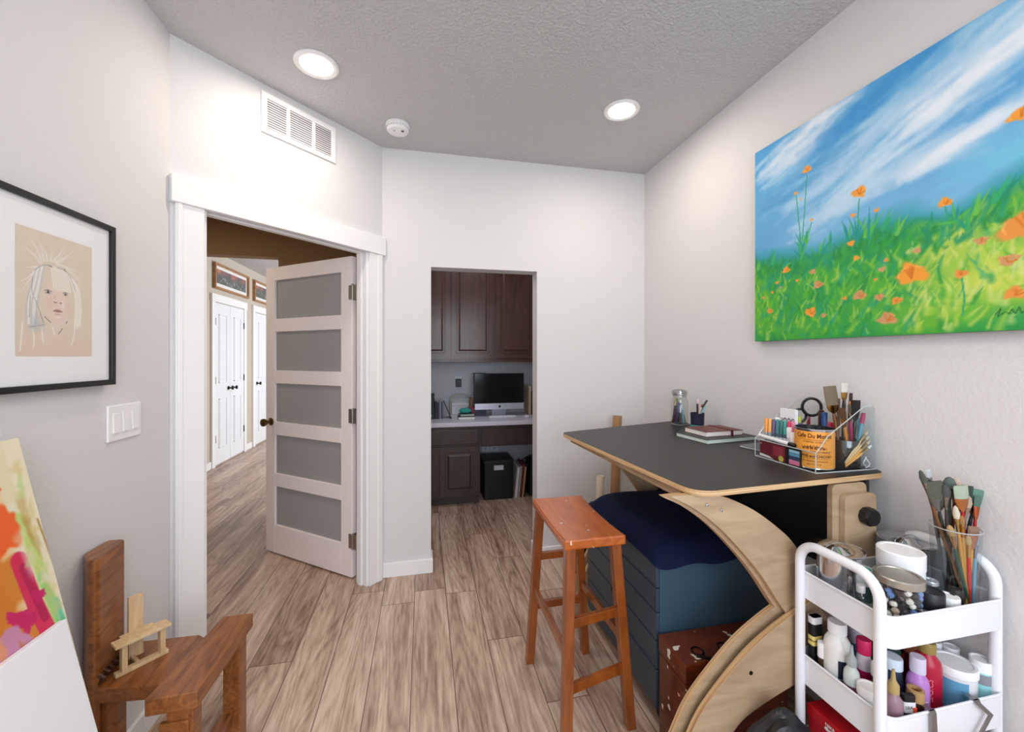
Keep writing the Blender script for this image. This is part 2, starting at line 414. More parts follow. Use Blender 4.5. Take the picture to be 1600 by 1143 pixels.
struct('wall_back', bm, WALL, label='pale wall with the doorway to the desk alcove', cat='wall')
# doorway wall (45 degrees)
S0, S1, DZ, WT = 0.115, 0.979, 2.055, .085
bm = NB(); dbox(bm, 0, S0, 0, WT, 0, H); dbox(bm, S1, LD, 0, WT, 0, H); dbox(bm, S0, S1, 0, WT, DZ+.015, H)
struct('wall_diagonal', bm, WALL, label='pale angled wall holding the open door', cat='wall')
# rear wall with window behind the camera
bm = NB(); YR = -2.0
box(bm, -1.15, -.95, YR-.12, YR, 0, H); box(bm, 1.4, 1.6, YR-.12, YR, 0, H); box(bm, -.95, 1.4, YR-.12, YR, 0, .7); box(bm, -.95, 1.4, YR-.12, YR, 2.45, H)
struct('wall_rear', bm, WALL, label='pale wall with the big window', cat='wall')
bm = NB()
for x0, x1, z0, z1 in ((-.95,-.89,.7,2.45),(1.34,1.4,.7,2.45),(-.95,1.4,.7,.76),(-.95,1.4,2.39,2.45),(.195,.255,.7,2.45)): box(bm, x0, x1, YR-.1, YR-.02, z0, z1)
struct('window_1', bm, WHITE, label='wide white framed window', cat='window')
# hall shell
bm = NB(); box(bm, -2.72, -2.6, -0.5, 10, 0, H); struct('wall_hall_left', bm, HALLW, label='grey beige hall wall with white closet doors', cat='wall')
bm = NB(); box(bm, -2.6, 1.6, 10, 10.1, 0, H); struct('wall_hall_end', bm, HALLW, label='far hall wall', cat='wall')
bm = NB(); box(bm, -2.6, -1.15, .6, .7, 0, H); struct('wall_hall_near', bm, HALLW, label='near end of the hall', cat='wall')
bm = NB()
box(bm, -1.279, -.40, 4.05, 4.17, 0, H); box(bm, -2.6, -1.279, 4.05, 4.17, 2.30, H); box(bm, -2.6, -2.2, 4.05, 4.17, 0, 2.30)
struct('wall_hall_header', bm, HALLB, label='beige hall wall with warm shade painted in and a wide squared opening', cat='wall')
bm = NB(); box(bm, 1.58, 1.7, 4.6, 10, 0, H); struct('wall_hall_right', bm, HALLW, label='far right side of the hall', cat='wall')
# alcove shell
bm = NB(); box(bm, -.40, -.30, YB+.12, 4.5, 0, H); struct('wall_alcove_left', bm, WALL, label='left wall of the desk alcove', cat='wall')
bm = NB(); box(bm, -.30, XR, 4.45, 4.57, 0, H); struct('wall_alcove_back', bm, M('alcove_paint', (206, 208, 214), .8), label='back wall of the desk alcove', cat='wall')
bm = NB(); box(bm, 1.22, XR, YB+.12, 4.45, 0, H); struct('wall_alcove_right', bm, WALL, label='right wall of the desk alcove', cat='wall')
# baseboards
BBH = .092
bm = NB(); box(bm, -.258, OX0+.012, YB-.014, YB, 0, BBH); box(bm, OX0, OX0+.012, YB, YB+.12, 0, BBH); struct('baseboard_back_left', bm, WHITE, bevel=.003, label='white baseboard left of the alcove doorway', cat='baseboard')
bm = NB(); box(bm, OX1-.012, XR, YB-.014, YB, 0, BBH); box(bm, OX1-.012, OX1, YB, YB+.12, 0, BBH); struct('baseboard_back_right', bm, WHITE, bevel=.003, label='white baseboard right of the alcove doorway', cat='baseboard')
bm = NB(); box(bm, -1.023, -1.009, -2, 1.93, 0, BBH); struct('baseboard_left', bm, WHITE, bevel=.003, label='white baseboard on the left wall', cat='baseboard')
bm = NB(); box(bm, XR-.014, XR, -2, YB-.014, 0, BBH); struct('baseboard_right', bm, WHITE, bevel=.003, label='white baseboard on the right wall', cat='baseboard')
bm = NB(); box(bm, -2.6, -2.586, .7, 5.78, 0, BBH); struct('baseboard_hall_1', bm, WHITE, bevel=.003, label='white hall baseboard before the double doors', cat='baseboard')
bm = NB(); box(bm, -2.6, -2.586, 6.83, 7.02, 0, BBH); struct('baseboard_hall_2', bm, WHITE, bevel=.003, label='white hall baseboard between the two closet doorways', cat='baseboard')
# door casing and jamb
bm = NB()
dbox(bm, .012, S0, -.022, 0, 0, 2.045); dbox(bm, .018, .036, -.028, -.02, 0, 2.045)
dbox(bm, S1, LD-.012, -.022, 0, 0, 2.045); dbox(bm, S1+.06, LD-.02, -.028, -.02, 0, 2.045)
dbox(bm, -.004, LD+.004, -.032, 0, 2.045, 2.16)
struct('trim_1', bm, WHITE, bevel=.003, label='white flat casing around the angled doorway', cat='door casing')
bm = NB()
dbox(bm, S0-.002, S0+.014, -.005, WT+.004, 0, DZ); dbox(bm, S1-.014, S1+.002, -.005, WT+.004, 0, DZ); dbox(bm, S0-.002, S1+.002, -.005, WT+.004, DZ-.002, DZ+.016)
dbox(bm, S0+.014, S0+.026, .03, .065, 0, DZ); dbox(bm, S1-.026, S1-.014, .03, .065, 0, DZ); dbox(bm, S0+.014, S1-.014, .03, .065, DZ-.014, DZ-.002)
struct('trim_2', bm, WHITE, bevel=.002, label='white jamb lining of the angled doorway', cat='door jamb')

# ---------------- open door with five frosted panes
HX = Vector((-0.420, 2.766)); FX = Vector((-1.113, 3.312)); dv = (FX - HX); DW = 0.855
ang = math.atan2(dv.y, dv.x)
door = thing('door_1', 'open white door with five frosted glass panes', 'door', (HX.x, HX.y, 0.012), (0, 0, ang)); door['kind'] = 'structure'
DH = 2.03; st = .098; TH = .036
pz = []; z = DH - .095
ph = (DH - .095 - .20 - 4*.092) / 5
for i in range(5): pz.append((z - ph, z)); z -= ph + .092
bm = NB()
box(bm, 0, st, 0, TH, 0, DH); box(bm, DW-st, DW, 0, TH, 0, DH)
zs = [0] + [v for p in pz[::-1] for v in p] + [DH]
for i in range(0, len(zs), 2): box(bm, st, DW-st, 0, TH, zs[i], zs[i+1])
put('door_panel', bm, DOORW, door, world=False, bevel=.003)
for a, b in pz:
    bm = NB(); box(bm, st-.004, DW-st+.004, TH/2-.003, TH/2+.003, a-.004, b+.004); put('frosted_pane', bm, FROST, door, world=False)
bm = NB(); 
for sgn, y0 in ((1, TH), (-1, 0)):
    bb = NB(); lathe(bb, [(.026, 0), (.028, .004), (.024, .009), (.011, .014), (.010, .035), (.022, .042), (.028, .055), (.026, .066), (.015, .072), (0, .073)], 20)
    me_ = bpy.data.meshes.new('t'); bmesh.ops.transform(bb, matrix=Matrix.Translation((DW-.062, y0, .93)) @ Matrix.Rotation(-sgn*pi/2, 4, 'X'), verts=bb.verts); bb.to_mesh(me_); bb.free(); bm.from_mesh(me_); bpy.data.meshes.remove(me_)
put('door_knob', bm, BRONZE, door, world=False, smooth=True)
for hz in (.23, 1.02, 1.80):
    bm = NB(); kx, ky = -.010, TH+.004
    tube(bm, [(kx, ky, hz-.046), (kx, ky, hz+.046)], .0075, 10); box(bm, -.003, .0, .002, TH-.001, hz-.045, hz+.045); box(bm, kx-.034, kx, ky-.003, ky+.001, hz-.045, hz+.045); box(bm, -.002, .026, TH-.0005, TH+.003, hz-.045, hz+.045)
    lathe(bm, [(.009, 0), (.004, .006)], 10, (kx, ky, hz+.046))
    put('hinge', bm, NICKEL, door, world=False)
# ---------------- hall closet doors (on the hall's left wall x = -2.6)
def closet(name, label, y0, y1, leaves, knobs):
    t = thing(name, label, 'door', (-2.6, (y0+y1)/2, 0)); t['kind'] = 'structure'
    bm = NB(); box(bm, -2.6, -2.575, y0-.08, y0, 0, 2.10); box(bm, -2.6, -2.575, y1, y1+.08, 0, 2.10); box(bm, -2.6, -2.57, y0-.09, y1+.09, 2.10, 2.20)
    put('casing', bm, WHITE, t, bevel=.003)
    w = (y1-y0)/leaves
    for i in range(leaves):
        a = y0 + i*w + .003; b = a + w - .006
        bm = NB(); box(bm, -2.598, -2.585, a, b, .02, 2.09)
        s = .1 if leaves > 1 else .13
        for z0, z1 in ((.22, .86), (1.06, 1.95)):
            # raised moulding and panel
            for q in ((a+s, a+s+.015, z0, z1), (b-s-.015, b-s, z0, z1), (a+s, b-s, z0, z0+.015), (a+s, b-s, z1-.015, z1)): box(bm, -2.585, -2.578, *q)
            box(bm, -2.586, -2.5815, a+s+.035, b-s-.035, z0+.035, z1-.035)
        lf = put('door_leaf', bm, M('closet_door_paint', (236, 238, 242), .3), t, bevel=.002)
        bm = NB(); ky = knobs[i]; kk = NB(); lathe(kk, [(.026, 0), (.024, .006), (.010, .012), (.010, .035), (.026, .045), (.026, .058), (0, .064)], 16)
        bmesh.ops.transform(kk, matrix=Matrix.Translation((-2.583, ky, .98)) @ Matrix.Rotation(pi/2, 4, 'Y'), verts=kk.verts)
        put('door_knob', kk, DARKM, lf, smooth=True)
        for hz in (.35, 1.1, 1.85):
            bm = NB(); yy = a+.004 if (i == 0 and leaves > 1) else b-.004
            tube(bm, [(-2.580, yy, hz-.045), (-2.580, yy, hz+.045)], .007, 8); put('hinge', bm, DARKM, lf)
closet('door_2', 'white double closet doors with two panels each, across the hall', 5.86, 6.72, 2, (6.23, 6.35))
closet('door_3', 'white single closet door, half hidden behind the open door', 7.12, 7.92, 1, (7.2,))

def hall_picture(y0, y1, z0, z1, label, seed):
    t = thing('framed_picture', label, 'picture', (-2.6, (y0+y1)/2, z0), group='framed landscapes over the closet doors')
    bm = NB(); w = .028
    for q in ((y0, y0+w, z0, z1), (y1-w, y1, z0, z1), (y0+w, y1-w, z0, z0+w), (y0+w, y1-w, z1-w, z1)): box(bm, -2.6, -2.56, *q)
    put('picture_frame', bm, wood('oak_frame', (150, 104, 64), (184, 136, 92), (8, 8, 8)), t, bevel=.002)
    bm = NB(); box(bm, -2.599, -2.59, y0+w, y1-w, z0+w, z1-w); put('mat_board', bm, C((236, 234, 230), .6), t)
    wd, hh = (y1-y0)-2*w-.07, (z1-z0)-2*w-.09
    p = Paint(wd, hh, 110, (70, 74, 76)); n = p.noise(9, 4, seed); sky = np.clip((p.Y/hh-.55)*4+n-.5, 0, 1)
    p.mix(n, (110, 116, 112)); p.mix(sky, (110, 92, 100)); p.mix(sky*np.clip(p.noise(12, 3, seed+3)*2.4-1.1, 0, 1), (206, 118, 92)); p.mix((p.noise(40, 2, seed+5) > .66)*(p.Y < hh*.5)*.6, (180, 190, 190))
    o = p.mesh('landscape_print', paint_mat('print_ink', .35, .4), t, (0, 0, 0), (0, -1, 0), (0, 0, 1)); o.location = Vector((-2.588, y1-w-.035, z0+w+.05)) - t.location
hall_picture(5.83, 6.86, 2.27, 2.60, 'wide wooden framed sunset landscape above the double closet doors', 3)
hall_picture(7.07, 8.05, 2.27, 2.60, 'wide wooden framed landscape cut off by the open door edge', 9)

# ================================================================== CEILING AND WALL FITTINGS
def downlight(x, y, label, r=.095):
    t = thing('recessed_light', label, 'ceiling light', (x, y, H), group='recessed ceiling lights')
    bm = NB(); lathe(bm, [(r, 0), (r, -.006), (r-.008, -.010), (r-.024, -.006), (r-.026, 0)], 40, cap=False); put('trim_ring', bm, WHITE, t, world=False, smooth=True)
    bm = NB(); lathe(bm, [(r-.026, 0), (r-.026, -.004), (r-.04, -.008), (0, -.009)], 40); put('light_diffuser', bm, BULB, t, world=False, smooth=True)
    l = bpy.data.lights.new('recessed_lamp', 'AREA'); l.shape = 'DISK'; l.size = .13; l.energy = 5.5; l.color = (1, .87, .74)
    lo = bpy.data.objects.new('recessed_lamp', l); COL.objects.link(lo); lo.location = (x, y, H-.02)
downlight(-.478, 2.016, 'round recessed ceiling light above the air vent')
downlight(1.047, 2.042, 'round recessed ceiling light near the right wall')
downlight(.36, .98, 'round recessed ceiling light in the middle of the room')

t = thing('smoke_detector', 'round white smoke detector on the ceiling', 'smoke detector', (-.146, 2.446, H))
bm = NB(); lathe(bm, [(.066, 0), (.067, -.012), (.060, -.016)], 36, cap=True); put('base_plate', bm, WHITE, t, world=False, smooth=True)
bm = NB(); lathe(bm, [(.062, -.014), (.063, -.030), (.055, -.040), (.03, -.044), (0, -.045)], 36, cap=True)
put('cover', bm, WHITE, t, world=False, smooth=True)
bm = NB(); 
for a in range(24):
    an = a*pi/12; box(bm, .0615*math.cos(an)-.003, .0615*math.cos(an)+.003, .0615*math.sin(an)-.003, .0615*math.sin(an)+.003, -.0235, -.0215)
put('vent_slot', bm, C((120, 120, 122)), t, world=False)
bm = NB(); lathe(bm, [(.006, -.046), (.006, -.042)], 12, (-.018, -.02, 0)); put('test_button', bm, C((190, 190, 190)), t, world=False)
bm = NB(); lathe(bm, [(.008, -.0445), (.008, -.041)], 12, (.028, -.02, 0)); put('sounder', bm, C((40, 40, 44)), t, world=False)

# air return vent above the door
t = thing('air_vent', 'white louvred air return vent above the doorway', 'air vent', dg(.556, 0, 2.6), (0, 0, math.atan2(DD.y, DD.x)))
vw, v0, v1 = .40, -.098, .100
bm = NB(); hw = vw/2
for q in ((-hw, hw, v0, v0+.026), (-hw, hw, v1-.026, v1), (-hw, -hw+.026, v0+.026, v1-.026), (hw-.026, hw, v0+.026, v1-.026), (-.077, -.061, v0+.026, v1-.026), (.061, .077, v0+.026, v1-.026)):
    box(bm, q[0], q[1], -.010, 0, q[2], q[3])
put('vent_frame', bm, WHITE, t, world=False, bevel=.002)
bm = NB()
for i in range(12):
    zz = v0+.032+i*.0118; hexa(bm, [(-hw+.026,-.008,zz-.002),(hw-.026,-.008,zz-.002),(hw-.026,-.001,zz+.006),(-hw+.026,-.001,zz+.006),(-hw+.026,-.008,zz),(hw-.026,-.008,zz),(hw-.026,-.001,zz+.008),(-hw+.026,-.001,zz+.008)])
put('louvre', bm, WHITE, t, world=False)
bm = NB(); box(bm, -hw+.02, hw-.02, -.0009, 0, v0+.02, v1-.02); put('backing', bm, C((120, 120, 124)), t, world=False)

# triple light switch
t = thing('light_switch', 'white triple rocker light switch under the framed portrait', 'light switch', (-1.023, 1.681, 1.183))
bm = NB(); box(bm, -1.023, -1.016, 1.6, 1.762, 1.123, 1.244); put('wall_plate', bm, WHITE, t, bevel=.003)
for i in range(3):
    y = 1.635 + i*.046; bm = NB(); hexa(bm, [(-1.016,y-.016,1.150),(-1.011,y-.016,1.150),(-1.011,y+.016,1.150),(-1.016,y+.016,1.150),(-1.016,y-.016,1.217),(-1.014,y-.016,1.217),(-1.014,y+.016,1.217),(-1.016,y+.016,1.217)])
    put('rocker', bm, WHITE, t, bevel=.001)

# ================================================================== POPPY PAINTING
PW, PH = 1.32, .897
t = thing('canvas_painting', 'large canvas of orange poppies in green grass under a blue sky', 'painting', (1.58, 1.668, 1.48))
bm = NB(); box(bm, 1.548, 1.578, 1.668-PW, 1.668, 1.48, 1.48+PH); put('stretched_canvas', bm, C((30, 96, 70), .6), t)
p = Paint(PW, PH, 520, (88, 156, 206))
n1 = p.noise(3, 4, 1); n2 = p.noise(7, 4, 2)
p.mix(np.clip((p.Y-.62)*2.6, 0, 1), (60, 142, 204)); p.mix(np.clip(n1*1.6-.55, 0, 1)*.7, (122, 184, 222)); p.mix(np.clip((.66-p.Y)*3, 0, 1)*.55, (146, 196, 226)); p.mix(np.clip(1-p.X/.3, 0, 1)*np.clip((.66-p.Y)*5, 0, 1)*.8, (84, 150, 196))
p.mix(np.clip((p.X-.85)*3, 0, 1)*np.clip((.62-p.Y)*6, 0, 1)*.6, (120, 200, 224))
R = np.random.RandomState(11)
def cloud(x0, y0, x1, y1, k, wd, c, al):
    for i in range(k):
        u = R.rand(); x = x0+(x1-x0)*u+R.randn()*.02; y = y0+(y1-y0)*u+R.randn()*wd; L = .05+.14*R.rand(); s = (y1-y0)/(x1-x0+1e-6)*.75+.1*R.randn()
        p.stroke([(x, y), (x+L/2, y+s*L/2+.006*R.randn()), (x+L, y+s*L)], .02+.035*R.rand(), c, al, soft=.95)
cloud(.05, .62, .9, .86, 160, .05, (150, 200, 228), .22); cloud(.0, .78, .34, .88, 60, .022, (240, 244, 250), .22); cloud(.02, .74, .25, .80, 40, .015, (205, 222, 240), .28)
cloud(.15, .55, .62, .75, 110, .03, (168, 204, 232), .20); cloud(.34, .50, .9, .83, 170, .04, (206, 228, 244), .18); cloud(.6, .68, 1.25, .87, 110, .028, (240, 246, 252), .22)
cloud(.2, .46, .7, .56, 70, .02, (186, 214, 236), .26); cloud(.6, .50, .92, .62, 40, .012, (232, 240, 248), .22); cloud(.7, .46, 1.2, .56, 60, .03, (110, 196, 220), .2); cloud(.25, .72, .8, .96, 90, .02, (58, 136, 198), .22); cloud(.7, .93, 1.3, .9, 50, .02, (120, 180, 222), .3)
cloud(.02, .62, .3, .68, 40, .03, (70, 142, 196), .25)
bx = [0, .19, .40, .54, .66, .73, .81, .90, 1.05, 1.32]; by = [.43, .385, .385, .42, .41, .375, .41, .44, .47, .42]
bd = np.interp(p.X, bx, by) + (p.noise(9, 3, 21)-.5)*.06
g = np.clip((bd-p.Y+.02)/.07, 0, 1)
p.mix(g*.9, (24, 132, 132)); p.mix(np.clip((bd-p.Y-.03)/.05, 0, 1), (40, 140, 62)); p.mix(np.clip((bd-p.Y-.05)/.06, 0, 1)*np.clip(p.noise(6, 3, 33)*2.6-.9, 0, 1), (96, 168, 44))
yel = np.clip((p.X-.60)*6, 0, 1)*np.clip((bd-p.Y-.045)/.04, 0, 1)*np.clip((p.Y-.03)*12, 0, 1); p.mix(yel*np.clip(p.noise(7, 3, 41)*2.4-.45, 0, 1), (190, 206, 84))
p.mix(np.clip(.03-p.Y, 0, .03)*22, (26, 128, 50))
GR = [(26, 118, 48), (46, 150, 52), (84, 172, 46), (134, 190, 56), (20, 124, 84), (30, 140, 110), (166, 202, 80), (60, 150, 40)]
for i in range(1300):
    x = R.rand()*PW; bb = np.interp(x, bx, by); y = R.rand()**.8*(bb-.06); hi = y > bb-.13
    an = (1.15 if R.rand() < .7 else 1.9)+R.randn()*.25; L = .015+.05*R.rand(); c = GR[R.randint(8)] if not hi else GR[[0, 4, 5, 4, 0, 1][R.randint(6)]]
    if x > .62 and not hi and R.rand() < .62: c = [(196, 210, 92), (172, 200, 70), (206, 218, 130), (140, 190, 60)][R.randint(4)]; L *= 1.1
    dx, dy = math.cos(an)*L, math.sin(an)*L
    p.stroke([(x, y), (x+dx*.5+.004*R.randn(), y+dy*.5), (x+dx, y+dy)], .014+.022*R.rand(), c, .6, soft=.9, taper=True)
for x, y in ((.02,.36),(.1,.37),(.16,.34),(.33,.36),(.37,.37),(.5,.38),(.56,.39),(.6,.36),(.80,.36),(.84,.38)):
    for k in range(4):
        an = 1.2+.35*R.randn(); L = .04+.03*R.rand(); p.stroke([(x, y-.02), (x+math.cos(an)*L, y-.02+math.sin(an)*L)], .018, [(30, 138, 122), (44, 158, 90), (96, 176, 70)][R.randint(3)], .8, .5, True)
def stem(pts, wd=.006, c=(38, 146, 100)): p.stroke(pts, wd, c, .9, .5)
stem([(.272,.675),(.262,.55),(.246,.36)]); stem([(.222,.612),(.232,.52),(.246,.40)]); stem([(.292,.475),(.275,.42),(.252,.35)]); stem([(.479,.50),(.474,.42),(.468,.34)]); stem([(.537,.43),(.53,.38),(.51,.32)]); stem([(.729,.385),(.738,.34),(.74,.28)]); stem([(.768,.17),(.775,.10),(.77,.05)])
for x, y, s in ((.25,.37,1), (.27,.40,.8), (.47,.35,1.1), (.44,.36,.9), (.51,.35,1.2), (.755,.33,1), (.78,.30,.9), (.245,.34,1.1)):
    for k in range(5):
        an = 1.57+.5*R.randn(); L = (.05+.05*R.rand())*s; p.stroke([(x, y), (x+math.cos(an)*L*.5, y+math.sin(an)*L*.6), (x+math.cos(an)*L, y+math.sin(an)*L)], .013, [(40, 150, 90), (70, 170, 60), (26, 132, 120)][R.randint(3)], .85, .5, True)
FL = [(.272,.70,.042),(.479,.526,.056),(.457,.449,.022),(.22,.622,.02),(.242,.589,.012),(.537,.44,.02),(.292,.486,.016),(.729,.397,.04),(.891,.572,.055),(.45,.348,.03),(.469,.289,.026),(.173,.306,.04),(.297,.274,.03),(.226,.251,.018),(.32,.218,.044),(.568,.259,.018),(.554,.23,.026),(.533,.199,.014),(.642,.197,.098),(.905,.276,.125),(.812,.258,.034),(.767,.173,.036),(.48,.152,.05),(.427,.148,.02),(.546,.136,.034),(.599,.117,.036),(.571,.059,.064),(.288,.111,.055),(.344,.092,.026),(.087,.137,.034),(.05,.203,.02),(.126,.259,.02),(.867,.191,.046),(.88,.10,.05),(.657,.269,.026),(.10,.22,.016),(.145,.235,.014),(1.0,.40,.06),(1.08,.6,.05),(1.12,.25,.09),(1.02,.12,.07),(1.2,.42,.06)]
for i, (x, y, d) in enumerate(FL):
    r = d/2; up = y > .28 or i in (18, 27); c = (236, 148, 52) if up else ((224, 138, 62) if i % 2 else (196, 142, 96))
    p.blob(x, y, r, r*.72, .1*R.randn(), c, .97, .25, .16, i*1.7)
    if d > .03:
        for k in range(6): an = -.4+2.6*R.rand(); p.stroke([(x, y-r*.3), (x+math.cos(an)*r*.75, y-r*.3+math.sin(an)*r*.8)], d*.07, (196, 104, 30), .7, .6)
        for k in range(4): an = 2*pi*R.rand(); p.stroke([(x+math.cos(an)*r*.8, y+math.sin(an)*r*.5), (x+math.cos(an+.6)*r*.8, y+math.sin(an+.6)*r*.5)], d*.05, (248, 176, 92), .6, .6)
sg = [(.84,.045),(.852,.062),(.846,.04),(.862,.052),(.868,.045),(.874,.058),(.88,.044),(.888,.062),(.892,.045),(.90,.052),(.908,.046),(.916,.052),(.924,.046),(.932,.052),(.94,.046),(.948,.055),(.956,.048)]
p.stroke(sg, .0035, (20, 70, 40), .9, .5)
gm = p.a.mean(axis=2, keepdims=True); p.a = np.clip(gm + (p.a-gm)*1.12, 0, 1)**.86
o = p.mesh('painted_face', paint_mat('oil_paint', .75, 0, .15), t, (0, 0, 0), (0, -1, 0), (0, 0, 1)); o.location = (1.5475-1.58, 0, 0)

# ================================================================== FRAMED PORTRAIT (left wall)
FY0, FY1, FZ0, FZ1 = .93, 1.594, 1.317, 1.832
t = thing('framed_portrait', 'black framed pastel portrait sketch of a child with a wide white mat', 'picture', (-1.023, 1.26, FZ0))
bm = NB(); w = .017
for q in ((FY0, FY0+w, FZ0, FZ1), (FY1-w, FY1, FZ0, FZ1), (FY0+w, FY1-w, FZ0, FZ0+w), (FY0+w, FY1-w, FZ1-w, FZ1)): box(bm, -1.023, -.990, *q)
put('picture_frame', bm, C((22, 22, 24), .35), t, bevel=.0015)
bm = NB(); box(bm, -1.022, -1.000, FY0+w, FY1-w, FZ0+w, FZ1-w); put('mat_board', bm, M('mat_board', (240, 240, 242), .5, coat=.3), t)
p = Paint(.241, .333, 230, (222, 208, 190)); n = p.noise(30, 3, 3); p.mix(n*.35, (206, 190, 172)); p.mix(np.clip((.09-p.Y)*9, 0, 1)*.5, (226, 190, 172))
wht = (236, 232, 224); gy = (150, 152, 156); dk = (70, 66, 68)
p.blob(.12, .15, .052, .085, 0, (226, 206, 192), .75, .4, .04); p.blob(.095, .145, .02, .028, 0, (226, 186, 172), .6, .9); p.blob(.155, .14, .014, .03, 0, (222, 190, 176), .5, .9)
sp = [(.068,.248,.018,.286),(.072,.256,.035,.311),(.079,.257,.06,.314),(.107,.26,.144,.313),(.115,.258,.173,.305),(.119,.256,.193,.249),(.057,.232,.011,.16),(.053,.235,.028,.229),(.09,.26,.075,.29),(.1,.26,.10,.30),(.15,.25,.20,.215),(.05,.22,.015,.19)]
for a, b, c_, d_ in sp: p.stroke([(a, b), ((a+c_)/2+.003, (b+d_)/2), (c_, d_)], .009, wht, .7, .9, True); p.stroke([(a+.008, b), ((a+c_)/2+.011, (b+d_)/2), (c_+.006, d_-.008)], .005, wht, .5, .9, True)
def hair(pts, wd, c=wht, al=.8): 
    P_ = [(q[0], q[1]) for q in smooth_line([(a, b, 0) for a, b in pts], 6)]; p.stroke(P_, wd, c, al, .7)
for k in range(7):
    d = k*.004; hair([(.055+d, .228+d*.6), (.045+d, .19), (.03+d*1.2, .14), (.03+d, .085)], .0075, wht if k % 3 else (190, 196, 204), .75)
for k in range(8):
    d = k*.006; hair([(.10+d, .246-d*.1), (.105+d*1.2, .215), (.11+d*1.25, .185)], .0085, wht, .75)
for k in range(6):
    d = k*.004; hair([(.15+d, .24-d), (.172+d, .2), (.18+d, .15), (.178+d, .09)], .007, wht, .7)
for q in ([(.018,.085),(.016,.05),(.012,.014)], [(.046,.07),(.05,.045),(.048,.022)], [(.072,.075),(.074,.055),(.077,.036)], [(.179,.105),(.175,.06),(.166,.03)], [(.202,.143),(.196,.11),(.184,.08)], [(.105,.08),(.11,.06)]): hair(q, .006, wht, .85)
p.blob(.055, .085, .026, .03, .2, (176, 186, 196), .6, .8)
for q in ([(.046,.208),(.044,.18),(.046,.16)], [(.05,.155),(.06,.134),(.07,.11),(.079,.088)], [(.04,.158),(.037,.10)], [(.037,.076),(.058,.08),(.081,.085)], [(.053,.226),(.066,.238),(.083,.246),(.103,.247)], [(.12,.246),(.144,.243),(.158,.232),(.172,.21),(.179,.19)], [(.066,.12),(.076,.09)]): hair(q, .0028, gy, .9)
for q in ([(.081,.107),(.09,.099),(.099,.093)], [(.123,.062),(.13,.07),(.136,.078)], [(.094,.247),(.103,.244)], [(.142,.246),(.148,.241)], [(.148,.093),(.152,.10)]): hair(q, .003, (84, 76, 72), .9)
for x, y, r in ((.091,.174,.008),(.146,.175,.006)): p.blob(x, y, r*1.5, r*.9, 0, (150, 142, 142), .7, .8); p.blob(x, y, r*.6, r*.6, 0, (46, 44, 50), .95, .5); p.stroke([(x-r*1.4, y+.003), (x, y+.0065), (x+r*1.4, y+.003)], .0022, (92, 84, 84), .9)
p.stroke([(.108,.15),(.113,.1475),(.118,.149)], .0028, dk, .85); p.stroke([(.127,.149),(.131,.148),(.134,.150)], .0025, dk, .8); p.stroke([(.113,.17),(.111,.158)], .002, (190, 160, 150), .7)
p.blob(.121, .1255, .014, .006, 0, (176, 120, 118), .8, .5); p.stroke([(.107,.125),(.114,.1265),(.121,.1255),(.129,.1268),(.136,.125)], .0022, (96, 60, 62), .9); p.stroke([(.113,.117),(.121,.1155),(.129,.117)], .002, (160, 130, 122), .8)
p.stroke([(.135,.155),(.14,.14)], .008, (240, 236, 230), .5, .9); p.stroke([(.12,.108),(.128,.108)], .006, (240, 236, 230), .5, .9)
o = p.mesh('portrait_sketch', paint_mat('pastel_paper', .7, .25), t, (0, 0, 0), (0, 1, 0), (0, 0, 1)); o.location = Vector((-.9992, 1.265, 1.41)) - t.location

# ================================================================== CANVASES LEANING AT THE LEFT
def leaning(name, label, cat, y0, y1, xb, xt, zt, thick, mat_c):
    """a stretched canvas standing on the floor (x = xb) and leaning back to x = xt at height zt"""
    t = thing(name, label, cat, (xb, y1, 0)); L = math.hypot(xt-xb, zt); ux = Vector((0, -1, 0)); uy = Vector(((xt-xb)/L, 0, zt/L)); nr = ux.cross(uy); nr = nr if nr.x > 0 else -nr
    o = Vector((xb, y1, 0)); w = y1-y0; bm = NB()
    c = [o, o+ux*w, o+ux*w+uy*L, o+uy*L]; hexa(bm, [*[q-nr*thick for q in (c[0], c[1], c[2], c[3])], *c])
    put('stretched_canvas', bm, mat_c, t, bevel=.0015)
    return t, o+nr*.0012, ux, uy, w, L
t, o0, ux, uy, w, L = leaning('abstract_canvas', 'colourful abstract canvas in orange, crimson and green leaning at the left wall', 'painting', .35, 1.203, -.682, -.946, 1.215, .018, C((214, 200, 160), .7))
p = Paint(w, L, 330, (228, 216, 184)); n = p.noise(8, 4, 77); Xr = p.X+.022
p.mix(np.clip(n*2-.7, 0, 1)*.8, (220, 206, 164)); p.mix(np.clip((Xr-.09)*14, 0, 1)*np.clip(p.noise(6, 3, 5)*2.8-.6, 0, 1), (226, 124, 40)); p.mix(np.clip((Xr-.13)*14, 0, 1)*np.clip(p.noise(10, 3, 8)*3-1.4, 0, 1), (184, 110, 34))
def S(pts, wd, c, al=.95, so=.12): p.stroke([(a-.012, L-b) for a, b in pts], wd, c, al, so)
S([(.035,.0),(.03,.2),(.02,.5),(.01,.9)], .04, (230, 220, 190)); S([(.06,.18),(.045,.3),(.035,.45),(.03,.62)], .035, (186, 206, 110), .9, .5); S([(.045,.33),(.03,.45),(.028,.6)], .03, (132, 206, 116), .9, .6); S([(.028,.40),(.025,.46)], .022, (74, 200, 170), .9, .7)
S([(.005,.16),(.01,.3)], .012, (176, 132, 60), .8, .8); S([(.02,.20),(.008,.34)], .008, (150, 110, 50), .8, .8)
for q in ((.10,.10,.03),(.12,.14,.05),(.09,.20,.06),(.16,.22,.07),(.15,.08,.05)): p.blob(q[0], L-q[1], q[2], q[2]*.6, R.rand()*3, (232, 92, 28), .95, .15, .2, q[0]*70)
